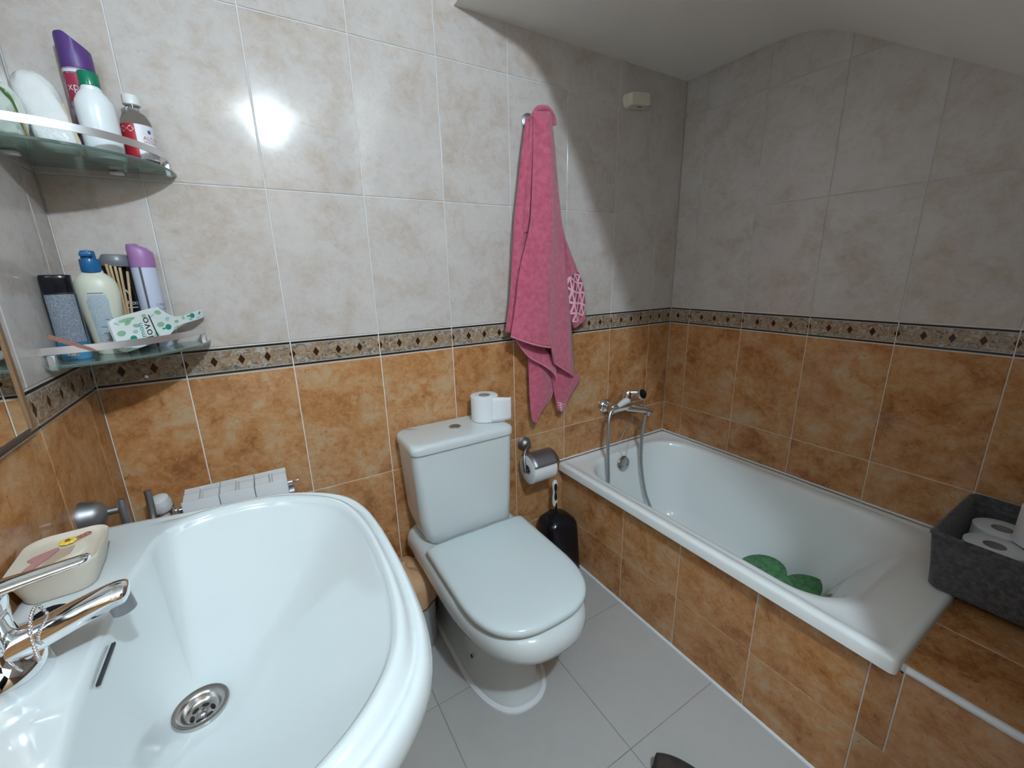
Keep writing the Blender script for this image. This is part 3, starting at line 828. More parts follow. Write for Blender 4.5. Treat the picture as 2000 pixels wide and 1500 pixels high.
# soap dish
sd = thing('soap_dish', 'cream soap dish with moulded pink comb and yellow flower on basin', 'soap dish', (0.132, -0.545, BZ))
M_SOAP = noisy('cream_ceramic', [(0.3, (0.60, 0.53, 0.42)), (0.7, (0.66, 0.60, 0.50))], 14, 0.28)
MS = Matrix.Translation((0.1290, -0.541, BZ)) @ Matrix.Rotation(math.radians(3), 4, 'Z')
def sring(hx_, hy_, r, z): return [MS @ Vector(p) for p in rrect(0, 0, hx_, hy_, r, z, 8)]
mb = MB()
mb.loft([sring(0.036, 0.048, 0.020, 0.0), sring(0.038, 0.050, 0.022, 0.003), sring(0.042, 0.055, 0.024, 0.022), sring(0.0470, 0.0605, 0.026, 0.042), sring(0.0480, 0.0620, 0.027, 0.0455), sring(0.0470, 0.0610, 0.026, 0.0475),
         sring(0.0440, 0.0575, 0.024, 0.0465), sring(0.041, 0.0545, 0.022, 0.0435), sring(0.036, 0.049, 0.018, 0.0415), sring(0.02, 0.03, 0.012, 0.0410)])
build('dish', mb, M_SOAP, sd, True, 70)
M_PINKR = mat('dusty_pink_glaze', (0.46, 0.25, 0.23), rough=0.35)
M_YEL = mat('yellow_glaze', (0.75, 0.55, 0.08), rough=0.4)
def onDish(pts, z0, dz, n='relief', m=None, parent=sd):
    mb = MB()
    z0 = 0.0403
    mb.loft([[MS @ Vector((x * 1.1, y * 0.66, z0)) for x, y in pts], [MS @ Vector((x * 1.07, y * 0.66, z0 + dz)) for x, y in pts]])
    return build(n, mb, m, parent)
onDish([(-0.028, 0.012), (-0.020, 0.020), (-0.006, 0.030), (-0.004, 0.022), (-0.010, -0.005), (-0.020, -0.035), (-0.016, -0.058), (-0.022, -0.062), (-0.030, -0.040), (-0.024, -0.012), (-0.032, 0.002)], 0.0425, 0.0042, 'comb', M_PINKR)
onDish([(-0.004, 0.024), (0.012, 0.026), (0.010, -0.006), (-0.004, -0.034), (-0.016, -0.040), (-0.009, -0.008)], 0.0425, 0.0022, 'brush_relief', mat('beige_glaze', (0.45, 0.36, 0.27), rough=0.35))
onDish([(0.012, 0.034), (0.020, 0.036), (0.026, 0.012), (0.022, -0.018), (0.010, -0.034), (0.012, 0.0)], 0.0425, 0.0028, 'towel_relief', mat('pale_glaze', (0.68, 0.64, 0.54), rough=0.3))
mb = MB()
for k in range(8):
    a = 2 * PI * k / 8
    mb.ball(MS @ Vector((0.001 + 0.0065 * math.cos(a), 0.033 + 0.0065 * math.sin(a), 0.0440)), (0.0042, 0.0042, 0.0022), 10, 6)
flw = build('flower', mb, M_YEL, sd)
mb = MB(); mb.ball(MS @ Vector((0.001, 0.033, 0.0458)), (0.0032, 0.0032, 0.0018), 10, 6); build('flower_centre', mb, mat('rust_glaze', (0.22, 0.06, 0.02), rough=0.4), flw)
mb = MB()
for k in range(3):
    c_ = MS @ Vector((0.012 + 0.0045 * k, 0.037 + 0.0035 * k, 0.0445))
    b2 = [c_ + Vector((0.0042 * math.cos(q * PI / 5), 0.0038 * math.sin(q * PI / 5), 0)) for q in range(11)]
    mb.tube(b2, 0.0009, 6, False)
build('bow', mb, mat('rust_line', (0.36, 0.12, 0.07), rough=0.4), sd)

# ------------------------------------------------------------------ towel ring on left wall
rg = thing('towel_ring', 'brushed metal towel ring with flared rosette, low on wall behind basin', 'towel ring', (XL, -0.285, 0.815))
mb = MB(); mb.lathe([(0.030, 0.0), (0.030, 0.005), (0.0275, 0.010), (0.026, 0.022), (0.020, 0.032), (0.010, 0.038), (0.0075, 0.040), (0.0075, 0.064)], (XL, -0.282, 0.818), (1, 0, 0), 30); build('rosette', mb, M_SATIN, rg)
mb = MB()
mb.tube(crom([(0.139, -0.286, 0.840), (0.139, -0.290, 0.80), (0.139, -0.286, 0.735), (0.139, -0.262, 0.690), (0.139, -0.20, 0.682), (0.139, -0.135, 0.685), (0.139, -0.112, 0.71), (0.139, -0.104, 0.775)], 60), 0.0075, 14)
build('ring', mb, M_SATIN, rg)

# ------------------------------------------------------------------ radiator
rd = thing('radiator', 'white three section aluminium radiator on back wall behind the basin', 'radiator', (0.315, -0.07, 0.15))
for k in range(3):
    x0 = 0.196 + 0.0795 * k; x1 = x0 + 0.078
    mb = MB()
    mb.box((x0, -0.112, 0.15), (x1, -0.106, 0.724), 0.002, 2)          # front plate
    mb.box((x0 + 0.0355, -0.107, 0.15), (x0 + 0.0425, -0.035, 0.721), 0.001, 1)   # web
    mb.box((x0, -0.038, 0.15), (x1, -0.034, 0.7275), 0.001, 1)
    for a0, a1 in ((x0 + 0.001, x0 + 0.0345), (x0 + 0.0435, x1 - 0.001)):
        mb.prism([(0, 0), (0.031, 0.005), (0.031, 0.008), (0, 0.003)], ((a0, -0.0960, 0.7165), (0, 1, 0), (0, 0, 1), (1, 0, 0)), a1 - a0)
        mb.prism([(0, 0), (0.013, 0.002), (0.013, 0.005), (0, 0.003)], ((a0, -0.0575, 0.7215), (0, 1, 0), (0, 0, 1), (1, 0, 0)), a1 - a0)
    mb.tube([(x0, -0.075, 0.665), (x1, -0.075, 0.665)], 0.022, 14)
    build('section', mb, M_RAD, rd, True, 30)
mb = MB(); mb.tube([(0.434, -0.072, 0.694), (0.445, -0.072, 0.694), (0.446, -0.072, 0.694), (0.449, -0.072, 0.694), (0.462, -0.072, 0.696)], [0.009, 0.009, 0.006, 0.004, 0.003], 14); build('bleed_valve', mb, M_CHROME, rd)
mb = MB(); mb.tube([(0.434, -0.072, 0.665), (0.447, -0.072, 0.665)], 0.017, 14); build('end_plug', mb, M_SATIN, rd)
mb = MB(); mb.tube([(0.197, -0.072, 0.690), (0.180, -0.072, 0.690)], 0.008, 12); mb.box((0.170, -0.084, 0.683), (0.184, -0.068, 0.700), 0.003, 1); vv = build('valve_body', mb, M_CHROME, rd)
mb = MB()
mb.lathe([(0.021, 0.0), (0.023, 0.006), (0.023, 0.022), (0.020, 0.034), (0.012, 0.038), (0.001, 0.039)], (0.150, -0.060, 0.700), (-0.1, -0.25, 1), 30); wh = build('valve_knob', mb, M_RAD, rd)
mb = MB()
for k in range(9):
    a = -2.6 + k * 0.33
    p = Vector((0.150 + 0.0215 * math.cos(a), -0.0605 + 0.0215 * math.sin(a), 0.700))
    mb.box(p - Vector((0.0008, 0.0008, 0.0)), p + Vector((0.0008, 0.0008, 0.014)))
build('knob_groove', mb, M_DARK, wh)
mb = MB(); mb.tube([(0.150, -0.058, 0.700), (0.150, -0.055, 0.40), (0.150, -0.05, 0.0)], 0.0105, 12); build('pipe', mb, M_RAD, rd)

# ------------------------------------------------------------------ mirror
mi = thing('mirror', 'large wall mirror with thin brown edge above the washbasin', 'mirror', (XL, -0.9, 1.03))
mb = MB(); mb.box((XL + 0.0005, -1.50, 1.036), (XL + 0.010, -0.3885, 2.09), 0.0008, 1); build('glass', mb, M_MIRROR, mi, False)
mb = MB(); mb.box((XL + 0.0005, -0.3880, 1.034), (XL + 0.0125, -0.3755, 2.09), 0.0012, 1); build('frame_strip', mb, M_WOOD, mi, False)
mb = MB(); mb.box((XL + 0.0005, -1.50, 1.028), (XL + 0.0105, -0.3885, 1.0355), 0.001, 1); build('bottom_strip', mb, mat('dark_edge', (0.07, 0.055, 0.045), rough=0.5), mi, False)

# ------------------------------------------------------------------ glass corner shelves
def shelf(name, label, z, r=0.24):
    s = thing(name, label, 'shelf', (XL + 0.08, -0.08, z), 'glass corner shelves')
    n = 28
    def out(rad, inset=0.0):
        pts = [(XL + 0.0015, -0.0015)]
        for k in range(n + 1):
            a = PI / 2 * k / n
            pts.append((XL + 0.0015 + rad * math.cos(a), -0.0015 - rad * math.sin(a)))
        return pts
    mb = MB()
    mb.loft([[(x, y, z) for x, y in out(r - 0.0015)], [(x, y, z + 0.001) for x, y in out(r)], [(x, y, z + 0.005) for x, y in out(r)], [(x, y, z + 0.006) for x, y in out(r - 0.0015)]])
    build('glass', mb, M_GLASS, s, True, 30)
    mb = MB()
    rr_ = r - 0.008
    prof = [(0, 0.021), (0.0022, 0.021), (0.0022, 0.035), (0, 0.035)]
    arc = [(rr_ * math.cos(PI / 2 * k / 40), -rr_ * math.sin(PI / 2 * k / 40)) for k in range(41)]
    rings = []
    for k, (ax, ay) in enumerate(arc):
        u = Vector((ax, ay, 0)).normalized()
        e = min(k, 40 - k); dz = -0.008 * max(0, 1 - k / 3.0)
        rings.append([Vector((XL, 0, z + 0.006)) + u * (rr_ + d) + Vector((0, 0, h + dz)) for d, h in prof])
    vs = [mb.ring(q) for q in rings]
    for a_, b_ in zip(vs, vs[1:]): mb.bridge(a_, b_)
    mb.cap(vs[0]); mb.cap(vs[-1])
    build('rail', mb, M_ALU, s, True, 30)
    for (bx0, by0, nx, ny) in ((XL + rr_ - 0.004, -0.010, 1, 0), (XL + 0.010, -rr_ + 0.004, 0, -1)):
        mb = MB(); mb.box((bx0 - 0.006, by0 - 0.006, z - 0.004), (bx0 + 0.006, by0 + 0.006, z + 0.026), 0.002, 1); build('clip', mb, M_ALU, s)
    for (bx0, by0) in ((XL + 0.135, -0.009), (XL + 0.009, -0.135)):
        mb = MB(); mb.box((bx0 - 0.013, by0 - 0.008, z - 0.009), (bx0 + 0.013, by0 + 0.008, z - 0.0005), 0.002, 1); build('bracket', mb, M_ALU, s)
    return s
SH1, SH2 = 1.505, 1.107
shelf('corner_shelf', 'upper green glass corner shelf with metal rail, holding purple spray and alcohol', SH1)
s2 = shelf('corner_shelf', 'lower green glass corner shelf with metal rail, holding hairbrush and pump bottle', SH2)
mb = MB(); mb.lathe([(0.006, 0), (0.006, 0.002), (0.003, 0.005), (0.001, 0.0055)], (0.169, 0, 1.035), (0, -1, 0), 16); build('wall_screw', mb, M_CHROME, s2)
Z1, Z2 = SH1 + 0.0062, SH2 + 0.0062

# ------------------------------------------------------------------ things on the upper shelf
# purple spray can
CA = -1.36
ps = thing('spray_can', 'tall purple capped spray can with pink and white label on upper shelf', 'spray can', (0.1925, -0.036, Z1))
M_PURP = mat('purple_plastic', (0.090, 0.040, 0.190), rough=0.42)
M_CANB = noisy('mauve_print', [(0.42, (0.060, 0.022, 0.075)), (0.50, (0.36, 0.24, 0.34)), (0.7, (0.50, 0.38, 0.48))], 45, 0.35)
c_ = (0.1925, -0.036, Z1)
mb = MB(); mb.lathe([(0.0245, 0.0), (0.026, 0.003), (0.026, 0.170), (0.0245, 0.176)], c_, (0, 0, 1), 36); can = build('can', mb, M_CANB, ps)
mb = MB()
rings = []
for r_, h_ in ((0.0262, 0.174), (0.0266, 0.176), (0.0263, 0.196), (0.0258, 0.232), (0.0247, 0.2360), (0.0225, 0.2372), (0.014, 0.2375), (0.005, 0.2376)):
    rings.append([(c_[0] + r_ * math.cos(2 * PI * k / 36), c_[1] + r_ * math.sin(2 * PI * k / 36), Z1 + min(h_, 0.2360 + (h_ - 0.2360) * 0.15 - 0.85 * max(0.0, r_ * math.cos(2 * PI * k / 36 + 0.15) + 0.003))) for k in range(36)])
mb.loft(rings); build('cap', mb, M_PURP, ps, True, 50)
f = wrap(c_[0], c_[1], Z1, 0.0263, CA)
mb = MB(); patch(mb, f, -0.030, 0.030, 0.112, 0.162); lab = build('label', mb, mat('crimson_print', (0.36, 0.035, 0.075), rough=0.35), ps)
f2 = wrap(c_[0], c_[1], Z1, 0.0266, CA)
M_WPRINT = mat('white_print', (0.72, 0.72, 0.74), rough=0.4)
mb = MB(); patch(mb, f2, -0.030, 0.030, 0.165, 0.170); add_text(mb, 'xplor', 0.021, lambda u, v: f2(u - 0.004, 0.138 + v)); build('lettering', mb, M_WPRINT, lab)

# white bottle, green cap
wbt = thing('bottle', 'white plastic bottle with green screw cap in front of purple spray', 'bottle', (0.2165, -0.103, Z1))
c_ = (0.2165, -0.103, Z1)
M_WBOT = mat('white_bottle_plastic', (0.76, 0.80, 0.81), rough=0.25)
mb = MB(); mb.lathe([(0.028, 0), (0.0305, 0.003), (0.0305, 0.012), (0.0300, 0.014), (0.0305, 0.016), (0.0310, 0.085), (0.0295, 0.100), (0.0225, 0.114), (0.0165, 0.121), (0.0165, 0.124), (0.0145, 0.126), (0.0145, 0.136), (0.010, 0.138)], c_, (0, 0, 1), 40); build('body', mb, M_WBOT, wbt)
mb = MB()
rings = []
for r_, h_ in ((0.0145, 0.128), (0.0155, 0.129), (0.0155, 0.151), (0.0146, 0.153), (0.004, 0.1535)):
    rings.append([(c_[0] + (r_ + 0.0004 * (k % 2)) * math.cos(2 * PI * k / 48), c_[1] + (r_ + 0.0004 * (k % 2)) * math.sin(2 * PI * k / 48), Z1 + h_) for k in range(48)])
mb.loft(rings); build('cap', mb, mat('green_cap', (0.0, 0.17, 0.085), rough=0.22), wbt, True, 30)

# alcohol bottle
al = thing('bottle', 'clear alcohol bottle with white cap and red label at shelf end', 'bottle', (0.268, -0.046, Z1))
c_ = (0.268, -0.046, Z1)
M_CLEAR = mat('clear_bottle', (0.92, 0.95, 0.96), rough=0.04, trans=1.0, ior=1.25)
mb = MB(); mb.lathe([(0.026, 0), (0.0285, 0.004), (0.0285, 0.076), (0.0265, 0.090), (0.020, 0.103), (0.0125, 0.110), (0.0125, 0.123), (0.008, 0.124)], c_, (0, 0, 1), 40); build('body', mb, M_CLEAR, al)
mb = MB(); mb.lathe([(0.0138, 0.1205), (0.0155, 0.122), (0.0155, 0.138), (0.0145, 0.140), (0.002, 0.1403)], c_, (0, 0, 1), 32); build('cap', mb, M_WHITEP, al)
f = wrap(c_[0], c_[1], Z1, 0.0288, -1.52)
mb = MB(); patch(mb, f, -0.002, 0.046, 0.012, 0.080, 16); lab = build('label', mb, M_WPRINT, al)
mb = MB(); patch(mb, f, -0.034, -0.002, 0.012, 0.080, 12); lr = build('warning_panel', mb, mat('red_print', (0.42, 0.022, 0.035), rough=0.4), al)
f2 = wrap(c_[0], c_[1], Z1, 0.02905, -1.52)
M_RPRINT = mat('red_lettering', (0.45, 0.03, 0.06), rough=0.4)
mb = MB(); add_text(mb, 'ALCOHOL', 0.0105, lambda u, v: f2(u + 0.009, 0.0535 + v), 'LEFT'); add_text(mb, 'SANITARIO', 0.0055, lambda u, v: f2(u + 0.009, 0.0460 + v), 'LEFT'); build('lettering', mb, M_RPRINT, lab)
mb = MB(); patch(mb, f2, 0.020, 0.026, 0.064, 0.071, 4); build('blue_mark', mb, mat('blue_mark', (0.05, 0.08, 0.30), rough=0.4), lab)
mb = MB()
for uu in (-0.025, -0.010):
    r_ = 0.0065
    V = [mb.bm.verts.new(f2(uu + dx * r_, 0.070 + dz * r_)) for dx, dz in ((-1, 0), (0, -1), (1, 0), (0, 1))]
    mb.bm.faces.new(V)
dm = build('hazard_diamond', mb, M_WPRINT, lr)
f3 = wrap(c_[0], c_[1], Z1, 0.0292, -1.52)
mb = MB()
for uu in (-0.025, -0.010): add_text(mb, '!', 0.009, lambda u, v, uu=uu: f3(uu + u, 0.070 + v))
build('hazard_sign', mb, M_DARK, dm)

# white soft pack in plastic
M_WRAP = noisy('white_wrapped_tissue', [(0.3, (0.70, 0.72, 0.69)), (0.7, (0.78, 0.79, 0.78))], 20, 0.22, 0.7, 35, 0, 4, 0.004)
wp = thing('tissue_pack', 'white padded pack in crinkled clear plastic leaning beside purple spray', 'pack', (0.158, -0.13, Z1))
mb = MB()
ax0, ax1 = Vector((0.158, -0.130, Z1)), Vector((0.130, -0.100, Z1 + 0.142))
rings = []
nn = 32
for t in [i / 18 for i in range(19)]:
    c = ax0.lerp(ax1, t)
    g = min(1.0, (0.60 + t * 3.0)) * (1 if t < 0.72 else math.sqrt(max(0.01, 1 - ((t - 0.72) / 0.29) ** 2)))
    rings.append([c + Vector((0.031 * g * math.copysign(abs(math.cos(a)) ** 0.75, math.cos(a)) + 0.0012 * math.sin(5 * a + 9 * t), 0.022 * g * math.copysign(abs(math.sin(a)) ** 0.75, math.sin(a)) + 0.001 * math.sin(4 * a + 13 * t), 0)) for a in [2 * PI * k / nn for k in range(nn)]])
mb.loft(rings); build('pack', mb, M_WRAP, wp, True, 70)
mb = MB()
rings = []
for t in [i / 14 for i in range(15)]:
    c = ax0.lerp(ax1, t * 0.62) + Vector((0.0295, -0.008, 0)); g = 0.003 * math.sin(PI * t) + 0.0015
    rings.append([c + Vector((0.004 * math.cos(a), g * math.sin(a), 0)) for a in [2 * PI * k / 10 for k in range(10)]])
mb.loft(rings); build('seam', mb, mat('tan_plastic', (0.50, 0.42, 0.30), rough=0.4), wp)

cb = thing('plastic_bag', 'crumpled clear plastic bag with green print at left end of upper shelf', 'bag', (0.105, -0.165, Z1))
M_BAG = mat('clear_bag', (0.72, 0.80, 0.72), rough=0.12, trans=0.35, ior=1.2)
mb = MB()
rings = []
for t in [i / 16 for i in range(17)]:
    z = Z1 + 0.100 * t
    g = (0.9 + 0.35 * math.sin(t * 3.0)) * (1 if t < 0.75 else math.sqrt(max(0.02, 1 - ((t - 0.75) / 0.26) ** 2)))
    rings.append([(0.100 + (0.019 * g) * math.cos(a) + 0.0022 * math.sin(7 * a + 11 * t), -0.150 + 0.026 * g * math.sin(a) + 0.0022 * math.sin(6 * a - 15 * t) - 0.006 * t, z) for a in [2 * PI * k / 36 for k in range(36)]])
mb.loft(rings); bgo = build('bag', mb, M_BAG, cb, True, 60)
mb = MB(); mb.tube(crom([(0.108, -0.180, Z1 + 0.085), (0.117, -0.176, Z1 + 0.070), (0.121, -0.172, Z1 + 0.045), (0.122, -0.168, Z1 + 0.020)], 14), [0.004, 0.007, 0.009, 0.010, 0.009, 0.008, 0.006, 0.005, 0.004, 0.004, 0.003, 0.003, 0.003, 0.002], 10, flat=(1, 0.35)); build('green_print', mb, mat('leaf_green_print', (0.07, 0.17, 0.03), rough=0.3), bgo)
mb = MB(); mb.tube(crom([(0.119, -0.176, Z1 + 0.050), (0.124, -0.172, Z1 + 0.03), (0.123, -0.166, Z1 + 0.006)], 12), 0.005, 8, flat=(1, 0.35)); build('tan_print', mb, mat('tan_print', (0.42, 0.27, 0.10), rough=0.3), bgo)

# ------------------------------------------------------------------ things on the lower shelf
def ellb(mb, c, prof, sx, sy, rz=0.0, n=40, e=2.0):
    rings = []
    M = Matrix.Translation(Vector(c)) @ Matrix.Rotation(rz, 4, 'Z')
    for r, h in prof:
        ring = []
        for k in range(n):
            a = 2 * PI * k / n
            x = math.copysign(abs(math.cos(a)) ** (2 / e), math.cos(a)); y = math.copysign(abs(math.sin(a)) ** (2 / e), math.sin(a))
            ring.append(M @ Vector((r * sx * x, r * sy * y, h)))
        rings.append(ring)
    mb.loft(rings)
def stripes(name, ca, cb_, scale, th=0.5):
    m = mat(name, rough=0.35); t = NT(m)
    tc = t.nt.nodes.new('ShaderNodeTexCoord'); sp_ = t.nt.nodes.new('ShaderNodeSeparateXYZ'); t.l(tc.outputs['Object'], sp_.inputs[0])
    row = t.math('FRACT', t.math('MULTIPLY', sp_.outputs[2], scale))
    v = t.nt.nodes.new('ShaderNodeVectorMath'); v.operation = 'MULTIPLY'; v.inputs[1].default_value = (1500, 1500, scale)
    fl_ = t.nt.nodes.new('ShaderNodeVectorMath'); fl_.operation = 'FLOOR'
    t.l(tc.outputs['Object'], v.inputs[0]); t.l(v.outputs[0], fl_.inputs[0])
    wn = t.nt.nodes.new('ShaderNodeTexWhiteNoise'); t.l(fl_.outputs[0], wn.inputs['Vector'])
    inkr = t.math('MULTIPLY', t.math('LESS_THAN', row, 0.62), t.math('LESS_THAN', wn.outputs['Value'], th))
    t.l(t.mix(inkr, ca, cb_), t.b.inputs['Base Color']); return m
# black and blue shower gel bottle
bb = thing('shower_gel_bottle', 'black capped shower gel bottle with grey text panel and blue base', 'bottle', (0.1015, -0.156, Z2))
c_ = Vector((0.1015, -0.156, Z2)); rz = 0.10
M_GEL = mat('gel_bottle', rough=0.25); t_ = NT(M_GEL)
tc_ = t_.nt.nodes.new('ShaderNodeTexCoord'); sp_ = t_.nt.nodes.new('ShaderNodeSeparateXYZ'); t_.l(tc_.outputs['Object'], sp_.inputs[0])
t_.l(t_.ramp(t_.math('MULTIPLY', sp_.outputs[2], 5.0), [(0.0, (0.09, 0.30, 0.48)), (0.17, (0.035, 0.16, 0.30)), (0.30, (0.008, 0.022, 0.045)), (0.5, (0.006, 0.008, 0.012))]), t_.b.inputs['Base Color'])
mb = MB(); ellb(mb, c_, [(0.90, 0.0), (1.0, 0.003), (1.0, 0.05), (1.0, 0.128), (0.97, 0.132)], 0.0240, 0.0165, rz, 44, 2.7); bd = build('body', mb, M_GEL, bb, True, 50)
mb = MB(); ellb(mb, c_, [(0.97, 0.1325), (1.0, 0.1335), (0.985, 0.160), (0.97, 0.166), (0.90, 0.1675), (0.2, 0.168)], 0.0236, 0.0161, rz, 44, 2.7); build('cap', mb, M_BLACKP, bb, True, 50)
Mg = Matrix.Translation(c_) @ Matrix.Rotation(rz, 4, 'Z')
def gelf(u, v):
    xx = u / 0.0240
    yy = -(1 - min(0.999, abs(xx)) ** 2.7) ** (1 / 2.7)
    return Mg @ Vector((u * 1.006, 0.0165 * yy - 0.0004, v))
mb = MB(); patch(mb, gelf, -0.0200, 0.0220, 0.036, 0.130, 16, 6); lab = build('text_panel', mb, stripes('grey_small_print', (0.27, 0.30, 0.35), (0.10, 0.115, 0.14), 430, 0.70), bb)
mb = MB(); patch(mb, lambda u, v: gelf(u, v) + Vector((0, -0.0005, 0)), -0.010, 0.006, 0.008, 0.018, 6, 2); build('barcode', mb, stripes('barcode_print', (0.16, 0.15, 0.15), (0.50, 0.52, 0.55), 300, 0.5), bb)

# cream pump/flip bottle with blue cap
pb = thing('lotion_bottle', 'cream lotion bottle with translucent blue cap on the lower shelf', 'bottle', (0.1475, -0.110, Z2))
c_ = Vector((0.1475, -0.110, Z2)); rz = 0.1
M_CREAM = mat('pearl_cream_plastic', (0.60, 0.61, 0.50), rough=0.35)
mb = MB(); ellb(mb, c_, [(0.62, 0.0), (0.70, 0.004), (0.76, 0.03), (0.88, 0.075), (1.0, 0.118), (1.02, 0.132), (0.97, 0.148), (0.82, 0.160), (0.60, 0.168), (0.50, 0.171), (0.48, 0.176)], 0.0355, 0.0235, rz, 44, 2.2); build('body', mb, M_CREAM, pb, True, 60)
mb = MB()
mb.lathe([(0.0155, 0.172), (0.0165, 0.1735), (0.0160, 0.196), (0.0150, 0.199), (0.0120, 0.1995), (0.0118, 0.212), (0.0105, 0.2155), (0.002, 0.217)], c_, (0, 0, 1), 32)
mb.box(tuple(c_ + Vector((-0.010, -0.0185, 0.2035))), tuple(c_ + Vector((0.010, -0.006, 0.2125))), 0.003, 2)
build('cap', mb, mat('blue_cap_plastic', (0.015, 0.13, 0.32), rough=0.2, trans=0.15), pb)
Mp = Matrix.Translation(c_) @ Matrix.Rotation(rz, 4, 'Z')
def lotf(u, v):
    k = 0.76 + (v - 0.03) / 0.09 * 0.245
    k = min(1.0, k)
    a = u / (0.0355)
    return Mp @ Vector((0.0355 * k * math.sin(a) * 1.004, -0.0235 * k * math.cos(a) - 0.0007, v))
mb = MB(); patch(mb, lotf, -0.020, 0.017, 0.028, 0.126, 14, 8); lab = build('label', mb, stripes('pale_blue_print', (0.42, 0.50, 0.53), (0.30, 0.36, 0.42), 360, 0.5), pb)
mb = MB(); patch(mb, lambda u, v: lotf(u, v) + Vector((0, -0.0004, 0)), -0.014, 0.011, 0.1285, 0.1305, 8, 1); build('heading', mb, mat('slate_ink', (0.14, 0.19, 0.24), rough=0.5), lab)

# black deodorant
dd = thing('deodorant', 'black deodorant spray with grey rim top and white tick, behind sticks', 'deodorant', (0.1660, -0.0300, Z2))
c_ = (0.1660, -0.0300, Z2)
M_DEO = mat('deo_body', rough=0.25); t_ = NT(M_DEO)
tc_ = t_.nt.nodes.new('ShaderNodeTexCoord'); sp_ = t_.nt.nodes.new('ShaderNodeSeparateXYZ'); t_.l(tc_.outputs['Object'], sp_.inputs[0])
t_.l(t_.ramp(t_.math('MULTIPLY', sp_.outputs[2], 5.0), [(0.0, (0.02, 0.06, 0.16)), (0.30, (0.05, 0.16, 0.32)), (0.36, (0.30, 0.45, 0.58)), (0.385, (0.01, 0.012, 0.02)), (0.6, (0.005, 0.006, 0.009))]), t_.b.inputs['Base Color'])
mb = MB(); mb.lathe([(0.0215, 0), (0.0235, 0.003), (0.0245, 0.06), (0.0250, 0.12), (0.0235, 0.155), (0.0225, 0.180), (0.0225, 0.188)], c_, (0, 0, 1), 36, 1.22, 1.0); build('body', mb, M_DEO, dd)
mb = MB(); mb.lathe([(0.0228, 0.187), (0.0240, 0.190), (0.0235, 0.202), (0.0195, 0.211), (0.0160, 0.2125), (0.0140, 0.208), (0.0130, 0.198), (0.001, 0.197)], c_, (0.05, -0.05, 1), 36, 1.18, 1.0); build('cap', mb, mat('grey_cap_plastic', (0.16, 0.17, 0.19), rough=0.3), dd)
f = wrap(c_[0], c_[1], Z2, 0.0312, -1.25, 0.0254 / 0.0312)
M_LET = mat('white_lettering', (0.70, 0.72, 0.74), rough=0.4)
mb = MB(); add_text(mb, 'Rexona', 0.0155, lambda u, v: f(u + 0.001, 0.104 + v), 'LEFT'); patch(mb, f, 0.004, 0.028, 0.0925, 0.0945, 8, 1)
V = [mb.bm.verts.new(f(u, v)) for u, v in ((0.004, 0.139), (0.013, 0.119), (0.020, 0.141), (0.0130, 0.129))]
mb.bm.faces.new(V); build('lettering', mb, M_LET, dd)

# lilac hairspray
hs = thing('spray_can', 'white spray can with lilac cap and grey stripe on lower shelf', 'spray can', (0.2235, -0.052, Z2))
c_ = (0.2235, -0.052, Z2)
hs.location = c_
mb = MB(); mb.lathe([(0.0215, 0), (0.0232, 0.003), (0.0232, 0.180), (0.0222, 0.186)], c_, (0, 0, 1), 36); build('can', mb, mat('pale_lilac_can', (0.52, 0.56, 0.68), rough=0.3), hs)
mb = MB(); rings = []
for r_, h_, sl in ((0.0232, 0.182, 0), (0.0236, 0.184, 0), (0.0235, 0.205, 0.0), (0.0230, 0.2270, 0.55), (0.0212, 0.2335, 0.70), (0.0140, 0.2350, 0.45), (0.003, 0.2345, 0.35)):
    rings.append([(c_[0] + r_ * math.cos(2 * PI * k / 36), c_[1] + r_ * math.sin(2 * PI * k / 36), Z2 + h_ - sl * 0.011 * (1 + math.cos(2 * PI * k / 36))) for k in range(36)])
mb.loft(rings); build('cap', mb, mat('lilac_plastic', (0.34, 0.17, 0.37), rough=0.4), hs, True, 50)
f = wrap(c_[0], c_[1], Z2, 0.0235, -1.42)
mb = MB(); patch(mb, f, -0.009, -0.0045, 0.002, 0.183, 3, 1); build('stripe', mb, mat('grey_stripe', (0.10, 0.10, 0.11), rough=0.4), hs)
M_VL = mat('violet_lettering', (0.13, 0.10, 0.24), rough=0.4)
mb = MB(); add_text(mb, 'CASA', 0.0085, lambda u, v: f(u + 0.018, 0.098 + v)); add_text(mb, 'DE LUX', 0.0085, lambda u, v: f(u + 0.018, 0.088 + v)); build('lettering', mb, M_VL, hs)
mb = MB()
V = [mb.bm.verts.new(f(u, v)) for u, v in ((0.010, 0.020), (0.032, 0.020), (0.032, 0.074), (0.024, 0.070), (0.021, 0.054), (0.011, 0.047))]
mb.bm.faces.new(V); build('purple_leaf', mb, mat('purple_print', (0.16, 0.06, 0.28), rough=0.4), hs)

